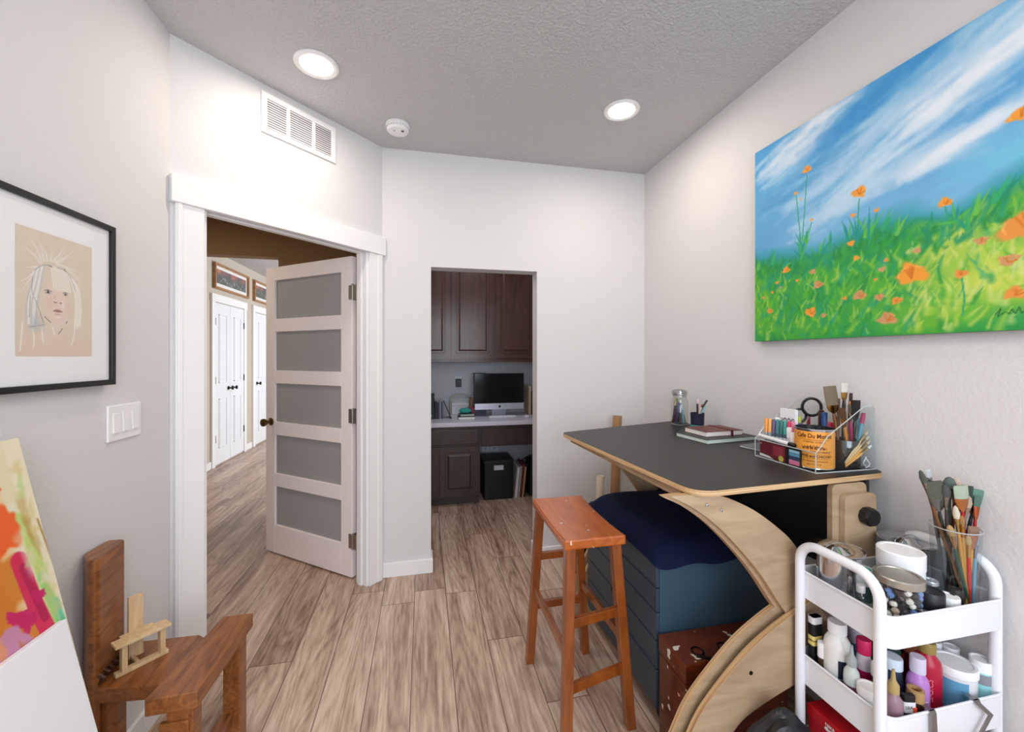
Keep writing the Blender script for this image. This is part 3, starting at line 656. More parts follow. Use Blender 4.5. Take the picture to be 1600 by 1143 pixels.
for q in ((.11,.30,.05),(.18,.36,.07),(.10,.43,.04),(.16,.5,.06)): p.blob(q[0], L-q[1], q[2], q[2]*1.3, R.rand()*3, (204, 120, 34), .9, .2, .2, q[0]*50)
for q in ((.12,.17,.03),(.08,.50,.03),(.20,.15,.04)): p.blob(q[0], L-q[1], q[2], q[2]*1.2, .3, (244, 240, 226), .95, .15, .2, q[0]*40)
S([(.085,.27),(.075,.38),(.06,.47),(.045,.60)], .040, (206, 34, 82)); S([(.08,.29),(.062,.42)], .022, (170, 20, 74), .8, .3); S([(.058,.50),(.045,.60)], .03, (226, 48, 62), .9, .3)
for q in ((.105,.385,.028,.016),(.052,.365,.018,.014),(.088,.405,.02,.02)): p.blob(q[0], L-q[1], q[2], q[3], .4, (196, 26, 96), .95, .15, .2, 3)
for q in ((.13,.43,.04,(196,134,176)),(.14,.51,.03,(206,226,190)),(.12,.57,.035,(206,170,196)),(.09,.55,.04,(240,196,160))): p.blob(q[0], L-q[1], q[2], q[2]*.9, .4, q[3], .92, .15, .15, q[0]*9)
p.blob(.085, L-.53, .05, .02, .6, (236, 96, 50), .9, .2)
RA = np.random.RandomState(8)
for k in range(70):
    x = .01+.05*RA.rand() if k % 2 else .09+.2*RA.rand(); y = .02+.6*RA.rand(); c = ([(208,190,124),(176,140,70),(228,222,198),(166,200,110),(196,206,140)] if k % 2 else [(226,110,40),(186,96,30),(240,200,120),(214,70,40),(232,150,60)])[RA.randint(5)]
    if .3 < y < .62 and .04 < x < .1: continue
    p.blob(x, L-y, .006+.012*RA.rand(), .012+.03*RA.rand(), -.2+.4*RA.rand(), c, .45+.3*RA.rand(), .6, .2, k)
o = p.mesh('painted_face', paint_mat('acrylic_paint', .6, 0, .1), t, (0, 0, 0), ux, uy); o.location = o0 - t.location
t, o0, ux, uy, w, L = leaning('blank_canvas', 'blank white canvas leaning in front of the colourful abstract', 'canvas', .40, 1.178, -.655, -.832, .785, .017, M('primed_canvas', (240, 240, 244), .75, bump=.25, bscale=900))

# ================================================================== CORNER CHAIR OF BROWN WOOD
t = thing('wooden_chair', 'low brown wooden chair with a tall plank back and a wide front rail', 'chair', (-.85, 1.52, 0))
bm = NB(); prism(bm, [(-1.018,1.50),(-.975,1.452),(-.957,1.448),(-.950,1.462),(-.965,1.592),(-.975,1.60),(-1.010,1.60),(-1.018,1.592)], 'z', .10, .805)
put('backrest', bm, BROWN_WOOD, t, bevel=.006)
bm = NB(); prism(bm, [(-1.0,1.455),(-.66,1.42),(-.66,1.56),(-.78,1.66),(-.965,1.665)], 'z', .375, .42); put('seat', bm, BROWN_WOOD, t, bevel=.004)
bm = NB(); hexa(bm, [(-.762,1.332,.402),(-.632,1.335,.402),(-.622,1.70,.402),(-.722,1.70,.402),(-.762,1.332,.452),(-.632,1.335,.452),(-.622,1.70,.452),(-.722,1.70,.452)]); put('front_rail', bm, BROWN_WOOD, t, bevel=.004)
for q in ((-.985, -.915, 1.475, 1.52), (-.72, -.65, 1.352, 1.40), (-.69, -.635, 1.62, 1.675)):
    bm = NB(); box(bm, q[0], q[1], q[2], q[3], 0, .402 if q[0] > -.8 else .376); put('leg', bm, BROWN_WOOD, t, bevel=.004)
bm = NB(); box(bm, -.70, -.66, 1.40, 1.625, .10, .15); put('stretcher', bm, BROWN_WOOD, t, bevel=.003)
bm = NB(); box(bm, -.735, -.66, 1.345, 1.36, .30, .365); put('stretcher', bm, BROWN_WOOD, t, bevel=.003)
for k in range(7):   # carved notches where the back meets the seat
    pass
bm = NB()
for k in range(6):
    y = 1.463+k*.021; tube(bm, [(-.955-.002*k, y, .425), (-.940-.002*k, y+.002, .442+.004*(k % 2)), (-.958-.002*k, y, .458)], .006, 6)
put('carved_notches', bm, wood('notch_wood', (46, 24, 12), (84, 48, 24)), t)

t = thing('miniature_chair', 'small raw pine model of the same chair standing on its seat', 'model chair', (-.90, 1.54, .42))
e1 = Vector((.078, .083, 0)).normalized(); e2 = Vector((-e1.y, e1.x, 0))
def mp(u, v, z): q = Vector((-.925, 1.505, .42)) + e1*u + e2*v; return (q.x, q.y, .42+z)
def mbox(bm, u0, u1, v0, v1, z0, z1): hexa(bm, [mp(u0,v0,z0),mp(u1,v0,z0),mp(u1,v1,z0),mp(u0,v1,z0),mp(u0,v0,z1),mp(u1,v0,z1),mp(u1,v1,z1),mp(u0,v1,z1)])
bm = NB(); mbox(bm, -.018, .120, -.030, .014, .094, .103); put('front_rail', bm, PINE, t, bevel=.001)
bm = NB(); mbox(bm, .036, .074, .055, .067, .0, .20); put('backrest', bm, PINE, t, bevel=.001)
bm = NB(); mbox(bm, .012, .098, .0, .056, .082, .090); put('seat', bm, PINE, t, bevel=.001)
for u in (0, .095):
    bm = NB(); mbox(bm, u, u+.014, -.018, .006, .008, .094); put('leg', bm, PINE, t, bevel=.001)
bm = NB(); mbox(bm, -.014, .118, -.016, .004, 0, .012); put('foot_rail', bm, PINE, t, bevel=.001)
bm = NB(); mbox(bm, .04, .05, .0, .058, 0, .010); put('foot_rail', bm, PINE, t, bevel=.001)

# ================================================================== BAR STOOL
t = thing('bar_stool', 'tall orange-stained wooden stool with a paint-specked saddle seat', 'stool', (.60, 1.6, 0))
bm = NB(); n = 10; x0, x1, y0, y1 = .487, .722, 1.372, 1.815
top = []; 
for j in range(2):
    for i in range(n+1):
        y = y0+(y1-y0)*i/n; dip = -.010*(1-(2*i/n-1)**2); top.append((x0 if j == 0 else x1, y, dip))
V = []
for (x, y, d) in top: V.append((bm.verts.new((x, y, .758+d)), bm.verts.new((x, y, .722))))
for i in range(n):
    a, b, c_, d_ = V[i], V[i+1], V[n+1+i+1], V[n+1+i]
    bm.faces.new([a[0], d_[0], c_[0], b[0]]); bm.faces.new([a[1], b[1], c_[1], d_[1]]); bm.faces.new([a[0], b[0], b[1], a[1]]); bm.faces.new([d_[0], d_[1], c_[1], c_[0]])
bm.faces.new([V[0][0], V[0][1], V[n+1][1], V[n+1][0]]); bm.faces.new([V[n][0], V[2*n+1][0], V[2*n+1][1], V[n][1]])
put('seat', bm, SEAT_WOOD, t, bevel=.006)
LEG = {'a': ((.520, 1.415), (.478, 1.425)), 'b': ((.690, 1.415), (.775, 1.436)), 'c': ((.520, 1.775), (.472, 1.838)), 'd': ((.690, 1.775), (.760, 1.842))}
LEG = {'a': ((.515, 1.400), (.480, 1.345)), 'b': ((.692, 1.405), (.768, 1.430)), 'c': ((.515, 1.785), (.478, 1.832)), 'd': ((.692, 1.785), (.752, 1.838))}
def lp(k, z): 
    a, b = LEG[k]; f = z/.722; return Vector((b[0]+(a[0]-b[0])*f, b[1]+(a[1]-b[1])*f, z))
for k in 'abcd':
    bm = NB(); h = .018; P0 = lp(k, 0); P1 = lp(k, .722)
    hexa(bm, [(P0.x-h,P0.y-h,0),(P0.x+h,P0.y-h,0),(P0.x+h,P0.y+h,0),(P0.x-h,P0.y+h,0),(P1.x-h,P1.y-h,.724),(P1.x+h,P1.y-h,.724),(P1.x+h,P1.y+h,.724),(P1.x-h,P1.y+h,.724)])
    put('leg', bm, ORANGE_WOOD, t, bevel=.003)
def rung(k1, k2, z, hh=.017, hw=.009):
    a, b = lp(k1, z), lp(k2, z); d = (b-a).normalized(); s = Vector((-d.y, d.x, 0))*hw; bm = NB(); u = Vector((0, 0, hh))
    hexa(bm, [a-s-u, b-s-u, b+s-u, a+s-u, a-s+u, b-s+u, b+s+u, a+s+u]); put('rung', bm, ORANGE_WOOD, t, bevel=.002)
rung('a', 'b', .46); rung('c', 'd', .50); rung('a', 'b', .24); rung('c', 'd', .27); rung('a', 'c', .35); rung('b', 'd', .35)
R2 = random.Random(4)

# ================================================================== DRAFTING TABLE
TZ = 1.01
t = thing('drafting_table', 'black-topped plywood drafting table on curved plywood legs', 'table', (1.15, 1.65, 0))
cor = [(.787, 1.062), (1.565, 1.108), (1.535, 2.272), (.705, 2.045)]
rad = [.075, .045, .03, .04]
def rounded(cor, rad, n=7):
    out = []
    for i, c in enumerate(cor):
        c = Vector(c); a = (Vector(cor[i-1])-c).normalized(); b = (Vector(cor[(i+1) % len(cor)])-c).normalized(); r = rad[i]
        for k in range(n+1):
            s = k/n; q = c + a*r*(1-s)**2 + b*r*s**2; out.append((q.x, q.y))
    return out
pts = rounded(cor, rad)
bm = NB(); prism(bm, pts, 'z', TZ-.019, TZ-.0015); put('tabletop', bm, PLYE, t, bevel=.001)
cx, cy = 1.15, 1.65
bm = NB(); prism(bm, [(cx+(x-cx)*.9985, cy+(y-cy)*.9985) for x, y in pts], 'z', TZ-.0015, TZ); put('laminate_surface', bm, M('black_laminate', (36, 33, 34), .42, vary=.12, vscale=3), t)
def arcplate(outer, inner, y0, y1, name, dx=0.0, mats=(PLY, PLYA)):
    o = smooth_line([(x+dx, z, 0) for x, z in outer], 6); i = smooth_line([(x+dx, z, 0) for x, z in inner], 6)
    pts = [(q.x, q.y) for q in o] + [(q.x, q.y) for q in i[::-1]]
    bm = NB(); fs = prism(bm, pts, 'y', y0, y1)
    for f in fs[2:]: f.material_index = 1
    return put(name, bm, list(mats), t)
UO = [(.83, .990), (.878, .983), (.939, .963), (1.021, .922), (1.105, .862), (1.166, .805), (1.235, .70), (1.275, .60)]
UI = [(.72, .990), (.793, .953), (.882, .888), (.974, .797), (1.045, .713), (1.105, .627), (1.155, .56), (1.19, .50)]
LO = [(1.22, .632), (1.166, .605), (1.069, .557), (.974, .497), (.882, .416), (.811, .340), (.765, .262), (.71, .14), (.67, .0)]
LI = [(1.36, .45), (1.28, .417), (1.191, .386), (1.069, .345), (.974, .305), (.928, .27), (.87, .20), (.83, .10), (.82, .0)]
for yy, dx, off in ((1.098, 0, 0), (2.13, .12, 0)):
    arcplate(UO, UI, yy, yy+.019, 'curved_brace', dx)
    arcplate([(a-.004, b-.004) for a, b in UO], [(a-.010, b-.008) for a, b in UI], yy+.0195, yy+.045, 'curved_brace', dx)
    arcplate(LO, LI, yy-.020, yy-.001, 'curved_leg', dx)
    arcplate([(a-.012, b+.012) for a, b in LO[:-1]] + [(LO[-1][0]-.012, 0)], [(a-.012, b+.012) for a, b in LI[:-1]] + [(LI[-1][0], 0)], yy+.020, yy+.039, 'curved_leg', dx)
    bm = NB(); prism(bm, rrect(1.318, 1.46, .60, .986, .02), 'y', yy+.0, yy+.019); 
    put('bracket_board', bm, PLY, t, bevel=.001)
    bm = NB(); prism(bm, rrect(1.345, 1.475, .62, .955, .02), 'y', yy-.020, yy-.001); put('bracket_board', bm, PLY, t, bevel=.001)
    kb = NB(); lathe(kb, [(.028, 0), (.030, .008), (.030, .022), (.026, .03), (0, .031)], 10); bmesh.ops.transform(kb, matrix=Matrix.Translation((1.425, yy-.021, .885)) @ Matrix.Rotation(pi/2, 4, 'X'), verts=kb.verts)
    put('clamp_knob', kb, BLACK, t)
    for (sx_, sz_) in ((.845, .955), (.895, .935)):
        sb = NB(); lathe(sb, [(.006, 0), (.005, .003), (0, .004)], 12); bmesh.ops.transform(sb, matrix=Matrix.Translation((sx_+dx, yy, sz_)) @ Matrix.Rotation(pi/2, 4, 'X'), verts=sb.verts); put('bolt', sb, STEEL, t)
    for (sx_, sz_) in ((1.165, .56), (.985, .435)):
        sb = NB(); lathe(sb, [(.0065, 0), (.006, .002), (.002, .003)], 10); bmesh.ops.transform(sb, matrix=Matrix.Translation((sx_+dx, yy-.020, sz_)) @ Matrix.Rotation(pi/2, 4, 'X'), verts=sb.verts); put('bolt', sb, DARKM, t)
bm = NB(); hexa(bm, [(.80,1.119,.957),(.832,1.119,.957),(.79,2.05,.957),(.758,2.05,.957),(.80,1.119,.990),(.832,1.119,.990),(.79,2.05,.990),(.758,2.05,.990)]); put('apron', bm, wood('apron_plywood', (150, 122, 92), (186, 156, 122), (4, 4, 60)), t, bevel=.001)
bm = NB(); box(bm, 1.485, 1.50, 1.12, 2.13, .62, .988); put('back_panel', bm, M('black_panel', (34, 34, 40), .35), t)
bm = NB(); box(bm, .71, 1.0, 1.137, 2.11, .0, .018); 

# ================================================================== FLAT FILE WITH CUSHION
t = thing('flat_file_cabinet', 'blue grey metal flat-file drawer cabinet under the drafting table', 'cabinet', (1.16, 1.74, 0))
BLUE = M('slate_blue_metal', (60, 84, 100), .45, vary=.05, vscale=2); FRONT = M('drawer_front_metal', (58, 72, 84), .4)
bm = NB(); box(bm, .880, 1.44, 1.405, 2.08, .06, .625); put('body', bm, BLUE, t, bevel=.003)
zz = .07; hs = [.145, .105, .105, .088, .088]
zs = [.064, .215, .325, .432, .524, .622]
for i in range(5):
    bm = NB(); box(bm, .866, .880, 1.409, 2.076, zs[i]+.003, zs[i+1]-.003); d = put('drawer', bm, FRONT, t, bevel=.002)
    bm = NB(); hexa(bm, [(.858,1.70,zs[i+1]-.016),(.866,1.68,zs[i+1]-.022),(.866,1.80,zs[i+1]-.022),(.858,1.78,zs[i+1]-.016),(.858,1.70,zs[i+1]-.006),(.866,1.68,zs[i+1]-.004),(.866,1.80,zs[i+1]-.004),(.858,1.78,zs[i+1]-.006)]); put('pull_notch_shade', bm, C((14, 18, 22)), d)  # near-black colour stands in for the shadow in the drawer notch
for x in (.91, 1.40):
    for y in (1.44, 2.04):
        bm = NB(); tube(bm, [(x-.012, y, .026), (x+.012, y, .026)], .026, 16); tube(bm, [(x, y, .03), (x, y, .062)], .008, 8); put('caster', bm, BLACK, t)
# cushion: puffy slab with a drape at the near end
bm = NB(); nx, ny = 14, 18; X0, X1, Y0, Y1 = .852, 1.455, 1.385, 2.05
def cz(u, v): 
    e = min(u, 1-u)*X1*1.2; f = min(v, 1-v); return .628 + .075*(1-math.exp(-min(u, 1-u)*16))**.6*(1-math.exp(-min(v, 1-v)*16))**.6 + .006*math.sin(7*u+3*v)*math.sin(5*v)
grid = [[bm.verts.new((X0+(X1-X0)*i/nx, Y0+(Y1-Y0)*j/ny, cz(i/nx, j/ny))) for i in range(nx+1)] for j in range(ny+1)]
low = [[None]*(nx+1) for _ in range(ny+1)]
for j in range(ny):
    for i in range(nx): bm.faces.new([grid[j][i], grid[j][i+1], grid[j+1][i+1], grid[j+1][i]])
rim = [grid[0][i] for i in range(nx)] + [grid[j][nx] for j in range(ny)] + [grid[ny][i] for i in range(nx, 0, -1)] + [grid[j][0] for j in range(ny, 0, -1)]
lowr = []
for k, v in enumerate(rim):
    drop = .020 if v.co.y < Y0+.01 else .003; lowr.append(bm.verts.new((v.co.x+(-.004 if v.co.x < X0+.01 else 0), v.co.y-(.006 if v.co.y < Y0+.01 else 0), .626-drop*(.6+.4*math.sin(k*1.3)) if drop > .01 else .6265)))
n = len(rim)
for k in range(n): bm.faces.new([rim[k], lowr[k], lowr[(k+1) % n], rim[(k+1) % n]])
o = put('cushion', bm, M('navy_velvet', (9, 21, 50), .75, spec=.2, bump=.3, bscale=30, vary=.25, vscale=9), None, smooth=True, loc=(1.15, 1.7, .628))
sb_ = o.modifiers.new('sub', 'SUBSURF'); sb_.levels = 1; sb_.render_levels = 2
tag(o, 'navy velvet cushion lying on top of the flat-file cabinet', 'cushion')

# paint-splattered wooden box in front of the cabinet
t = thing('paint_box', 'scuffed red brown wooden paint box with metal latches, beside the curved table leg', 'box', (.97, 1.30, 0))
RB = wood('red_brown_wood', (80, 32, 14), (122, 54, 24), (6, 6, 30), .3, .4, specks=.67, sscale=26)
bm = NB(); box(bm, .862, 1.28, 1.225, 1.385, 0, .30); put('case', bm, RB, t, bevel=.005)
bm = NB(); box(bm, .860, 1.282, 1.223, 1.387, .304, .368); put('lid', bm, RB, t, bevel=.005)
for x in (.945, 1.05):
    bm = NB(); tube(bm, [(x+.02*math.cos(a*pi/6), 1.275+.02*math.sin(a*pi/6), .370) for a in range(12)], .003, 6, closed=True); tube(bm, [(x-.02, 1.255, .370), (x+.025, 1.23, .371)], .006, 6); put('latch', bm, DARKM, t)
# black plastic bag
bm = NB(); bmesh.ops.create_icosphere(bm, subdivisions=4, radius=1)
for v in bm.verts:
    c = v.co.copy(); r = 1+.10*math.sin(5*c.x+2*c.z)*math.cos(4*c.y)+.05*math.sin(11*c.y+7*c.x)
    v.co = Vector((1.02+c.x*.13*r, .985+c.y*.085*r, max(0, .185+c.z*.185*r)))
o = put('plastic_bag', bm, M('black_plastic', (34, 34, 38), .3, bump=.6, bscale=24), None, smooth=True, loc=(1.02, .985, 0)); tag(o, 'crumpled black plastic bag on the floor below the table leg', 'bag')

# cardboard tubes leaning in the corner
def tubeobj(label, p0, p1, r, c, group=None):
    d = (Vector(p1)-Vector(p0)); L = d.length; t = thing('cardboard_tube', label, 'tube'); aim(t, p0, p1)
    bm = NB(); lathe(bm, [(r, 0), (r, L), (r-.003, L), (r-.003, .002)], 28, cap=False); put('tube_wall', bm, C(c, .7), t, world=False, smooth=True)
    bm = NB(); lathe(bm, [(r-.0035, L-.012), (0, L-.012)], 24, cap=False); put('end_cap', bm, C((c[0]-40, c[1]-40, c[2]-45), .7), t, world=False)
tubeobj('tall brown cardboard tube standing behind the drafting table', (1.252, 2.57, 0), (1.315, 2.625, .995), .030, (168, 128, 88))
tubeobj('shorter cream paper tube beside the tall brown tube', (1.13, 2.52, 0), (1.152, 2.545, .612), .027, (226, 212, 190))
t = thing('storage_bin', 'small black bin on the floor below the far table end', 'bin', (1.0, 2.45, 0))
bm = NB(); prism(bm, rrect(.90, 1.10, 2.36, 2.52, .02), 'z', 0, .26); put('bin_body', bm, BLACK, t, bevel=.002); bm = NB(); prism(bm, rrect(.893, 1.107, 2.353, 2.527, .022), 'z', .26, .28); put('lid', bm, C((28, 28, 30)), t)

# ================================================================== ITEMS ON THE DRAFTING TABLE
def pencil(label, p0, p1, r, c, tip=None, group=None, cat='pen', name='pen', cap=None):
    p0, p1 = Vector(p0), Vector(p1); L = (p1-p0).length; t = thing(name, label, cat, group=group); aim(t, p0, p1)
    bm = NB(); lathe(bm, [(r*.8, 0), (r, .003), (r, L*.78), (r*.95, L*.78)], 8); put('barrel', bm, C(c, .4), t, world=False, smooth=True)
    cc = cap or c; bm = NB(); 
    if tip: lathe(bm, [(r*.95, L*.78), (r*.2, L)], 8); put('tip', bm, C(tip, .5), t, world=False, smooth=True)
    else: lathe(bm, [(r*1.12, L*.78), (r*1.12, L*.98), (r*.8, L)], 8); put('cap', bm, C(cc, .4), t, world=False, smooth=True)
    return t

JX, JY = 1.462, 2.135
t = thing('glass_jar', 'clear lidded glass jar full of pencils in the far corner of the table', 'jar', (JX, JY, TZ))
bm = NB(); lathe(bm, [(0, .003), (.044, .003), (.048, .012), (.048, .145), (.038, .160), (.037, .172)], 28, cap=False); put('jar_body', bm, GLS, t, world=False, smooth=True)
bm = NB(); lathe(bm, [(0, 0), (.046, 0), (.0485, .006), (.046, .009)], 28, cap=False); put('jar_base', bm, M('thick_glass', (150, 156, 156), .1, trans=.5), t, world=False, smooth=True)
bm = NB(); lathe(bm, [(.041, .172), (.043, .176), (.043, .190), (.040, .200), (.02, .206), (0, .207)], 28, cap=False); put('lid', bm, glass('lid_glass', (206, 210, 212), .25), t, world=False, smooth=True)
bm = NB(); tube(bm, [(.041*math.cos(a*pi/12), .041*math.sin(a*pi/12), .178) for a in range(24)], .0028, 6, closed=True); tube(bm, [(.039*math.cos(a*pi/12), .039*math.sin(a*pi/12), .166) for a in range(24)], .002, 6, closed=True); put('clamp_wire', bm, STEEL, t, world=False)
pc = [((46, 84, 60), 'dark green'), ((200, 70, 80), 'coral red'), ((70, 150, 156), 'teal'), ((234, 236, 238), 'white'), ((38, 36, 40), 'black'), ((140, 92, 60), 'brown'), ((196, 160, 110), 'tan'), ((120, 60, 62), 'maroon'), ((150, 130, 160), 'mauve'), ((60, 60, 66), 'charcoal'), ((170, 200, 210), 'pale blue')]
pc += [((206, 110, 60), 'orange'), ((40, 60, 110), 'navy'), ((226, 216, 196), 'ivory'), ((90, 130, 80), 'moss green')]
for i, (c, nm) in enumerate(pc):
    a = i*2.4; r0 = .037-.010*(i % 3); b = (JX+r0*math.cos(a), JY+r0*math.sin(a), TZ+.012); L = .115+.04*(i % 4)/3
    e = (JX+.55*r0*math.cos(a+.5)-.006, JY+.55*r0*math.sin(a+.5), TZ+.012+L)
    pencil(nm + ' pencil leaning inside the clear glass jar', b, e, .0058, c, tip=(226, 200, 160) if i % 2 else None, group='pencils in the glass jar', name='pencil', cat='pencil')
QX, QY = 1.470, 1.985
t = thing('pen_cup', 'small navy mesh pen cup with a teal base beside the glass jar', 'pen cup', (QX, QY, TZ))
bm = NB(); lathe(bm, [(.034, .022), (.036, .085), (.037, .088), (.034, .088), (.032, .024)], 24, cap=False); put('cup_wall', bm, M('navy_mesh', (44, 42, 70), .4, .3, bump=.5, bscale=700), t, world=False, smooth=True)
bm = NB(); lathe(bm, [(.034, 0), (.036, .004), (.036, .020), (.034, .024), (0, .024)], 24); put('cup_base', bm, C((44, 140, 140), .3), t, world=False, smooth=True)
for i, (c, nm, ex, ey, L) in enumerate([((30, 30, 34), 'black', .045, -.03, .16), ((196, 120, 130), 'rose', .012, .01, .165), ((120, 30, 50), 'burgundy', .03, -.01, .135), ((150, 200, 206), 'aqua', .045, -.02, .125), ((36, 34, 40), 'charcoal', -.01, -.012, .14), ((222, 206, 190), 'beige', .012, -.02, .12)]):
    pencil(nm + ' pen standing in the navy mesh cup', (QX-ex*.5, QY-ey*.5, TZ+.026), (QX+ex*.9, QY+ey*.9, TZ+L), .0045, c, cap=(226, 180, 186) if i == 1 else None, group='pens in the navy mesh cup')

def book(name, label, ctr, ang, lx, ly, z0, z1, cover, pages=(236, 234, 226), strap=None, cat='book'):
    t = thing(name, label, cat, (ctr[0], ctr[1], z0), (0, 0, ang)); hx, hy, h = lx/2, ly/2, z1-z0
    bm = NB(); box(bm, -hx, hx, -hy, hy, 0, .002); box(bm, -hx, hx, -hy, hy, h-.002, h); box(bm, -hx, hx, hy-.002, hy, 0, h); put('cover', bm, C(cover, .45), t, world=False, bevel=.0008)
    bm = NB(); box(bm, -hx+.003, hx-.003, -hy+.003, hy-.003, .002, h-.002); put('pages', bm, C(pages, .7), t, world=False)
    if strap: bm = NB(); box(bm, hx*.35, hx*.35+.010, -hy-.002, hy+.002, -.0003, h+.002); put('strap', bm, C(strap, .6), t, world=False)
    return t
a_ = math.radians(7)
book('sketchbook', 'large dark green sketchbook lying under the maroon journal', (1.392, 1.745), a_, .30, .205, TZ, TZ+.020, (44, 52, 48), (214, 226, 218))
book('journal', 'maroon leather journal with a strap on top of the green sketchbook', (1.395, 1.765), math.radians(4), .215, .15, TZ+.020, TZ+.044, (104, 50, 46), (238, 232, 226), (84, 20, 36), cat='journal')
book('notebook', 'thin grey notebook tucked behind the acrylic organizer', (1.45, 1.50), math.radians(12), .16, .14, TZ, TZ+.010, (104, 108, 112), (220, 220, 220), cat='notebook')

# acrylic desktop organizer
OXa, OXb, OYa, OYb = 1.300, 1.556, 1.140, 1.402; ZB = TZ+.004
t = thing('acrylic_organizer', 'clear acrylic desk organizer holding markers, a coffee tin and brushes', 'organizer', (1.43, 1.27, TZ))
bm = NB(); prism(bm, rrect(OXa, OXb, OYa, OYb, .012), 'z', TZ, ZB); put('tray_floor', bm, ACR, t)
for y in (OYa, OYb-.003):
    bm = NB(); pts = [(OXa, ZB), (OXb, ZB), (OXb, 1.225), (OXb-.014, 1.236), (OXb-.05, 1.233), (OXa+.05, 1.135), (OXa+.012, 1.09), (OXa, 1.08)]
    prism(bm, pts, 'y', y, y+.003); sp_ = put('side_panel', bm, ACR, t)
    bm = NB(); tube(bm, [(a, y+.0015, b) for a, b in pts[2:]+[pts[0]]], .0017, 6); put('panel_edge', bm, ACRE, sp_)
bm = NB(); box(bm, OXa, OXa+.003, OYa+.003, OYb-.003, ZB, 1.08); put('front_panel', bm, ACR, t)
bm = NB(); tube(bm, [(OXa+.0015, OYa+.002, 1.08), (OXa+.0015, OYb-.002, 1.08)], .0017, 6); tube(bm, [(OXa+.001, OYa+.001, TZ+.002), (OXa+.001, OYb-.001, TZ+.002)], .0022, 6); tube(bm, [(OXa+.001, OYa+.001, TZ+.002), (OXb-.001, OYa+.001, TZ+.002)], .0022, 6); put('front_edge', bm, ACRE, t)
bm = NB(); box(bm, OXb-.003, OXb, OYa+.003, OYb-.003, ZB, 1.225); put('back_panel', bm, ACR, t)
bm = NB(); box(bm, 1.425, 1.428, OYa+.003, OYb-.003, ZB, 1.15); 
bm.free()
# markers
mk = [((244, 160, 70), 'orange'), ((250, 180, 100), 'pale orange'), ((110, 90, 130), 'plum'), ((70, 130, 140), 'teal grey'), ((60, 120, 110), 'sea green'), ((70, 160, 150), 'turquoise'), ((214, 60, 100), 'raspberry'), ((236, 120, 160), 'pink')]
for i, (c, nm) in enumerate(mk):
    y = 1.388-.0135*i; x = 1.337+.004*i
    t = thing('marker', nm + ' capped marker in the upright row at the organizer front', 'marker', group='row of capped markers in the organizer'); aim(t, (x, y, ZB), (x+.006, y+.001, ZB+.15))
    bm = NB(); lathe(bm, [(.0058, 0), (.0058, .092), (.005, .096)], 12); put('barrel', bm, C((70, 84, 104) if i > 1 else (150, 156, 164), .35), t, world=False, smooth=True)
    bm = NB(); lathe(bm, [(.0062, .094), (.0062, .142), (.004, .148), (0, .149)], 12); put('cap', bm, C(c, .35), t, world=False, smooth=True)
    bm = NB(); lathe(bm, [(.0061, .070), (.0061, .080)], 12, cap=False); put('band', bm, C((226, 228, 232), .4), t, world=False)
# maroon pencil tin, striped card pack, white marker on top
t = thing('pencil_tin', 'dark red pencil tin behind the front panel of the organizer', 'tin', (1.312, 1.33, ZB))
bm = NB(); box(bm, 1.306, 1.318, 1.268, 1.385, ZB, ZB+.064); put('tin_case', bm, C((112, 22, 34), .4), t, bevel=.003)
bm = NB(); prism(bm, [(1.383, ZB+.004), (1.383, ZB+.014), (1.34, ZB+.010), (1.318, ZB+.002)], 'x', 1.3054, 1.3062); put('white_stripe', bm, C((236, 230, 228)), t)
bm = NB(); box(bm, 1.3054, 1.3062, 1.274, 1.32, ZB+.018, ZB+.055); put('print_panel', bm, C((160, 50, 66)), t)
lb = NB(); lathe(lb, [(.011, 0), (.011, .001)], 16); bmesh.ops.transform(lb, matrix=Matrix.Translation((1.3062, 1.285, ZB+.012)) @ Matrix.Rotation(-pi/2, 4, 'Y'), verts=lb.verts); put('gold_seal', lb, C((206, 190, 90), .4), t)
text('lettering', 'M', .010, C((230, 200, 200)), t, (1.3052-1.312, 1.376-1.33, .052), (0, 0, -pi/2))
t = thing('card_pack', 'black, blue and pink striped pack beside the red pencil tin', 'pack', (1.312, 1.225, ZB))
for k, (c, z0, z1) in enumerate([((24, 24, 28), 0, .062)]): bm = NB(); box(bm, 1.306, 1.318, 1.205, 1.264, ZB, ZB+.062); put('sleeve', bm, C(c), t, bevel=.001)
for c, z0, z1 in (((236, 120, 160), .004, .014), ((226, 150, 180), .014, .020), ((60, 70, 110), .022, .032), ((110, 170, 210), .034, .044), ((170, 206, 232), .046, .056)):
    bm = NB(); box(bm, 1.3052, 1.3062, 1.208, 1.250, ZB+z0, ZB+z1); put('stripe', bm, C(c), t)
t = thing('marker', 'white marker with a black end lying across the front row', 'marker'); aim(t, (1.313, 1.392, ZB+.080), (1.313, 1.232, ZB+.072))
bm = NB(); lathe(bm, [(.0055, 0), (.0075, .004), (.0075, .135)], 14); put('barrel', bm, C((240, 240, 242), .3), t, world=False, smooth=True)
bm = NB(); lathe(bm, [(.0078, .135), (.0078, .158), (.006, .162)], 14); put('end_cap', bm, BLACK, t, world=False, smooth=True)
bm = NB(); box(bm, .0075, .010, -.002, .002, .01, .05); put('clip', bm, C((240, 240, 242), .3), t, world=False)
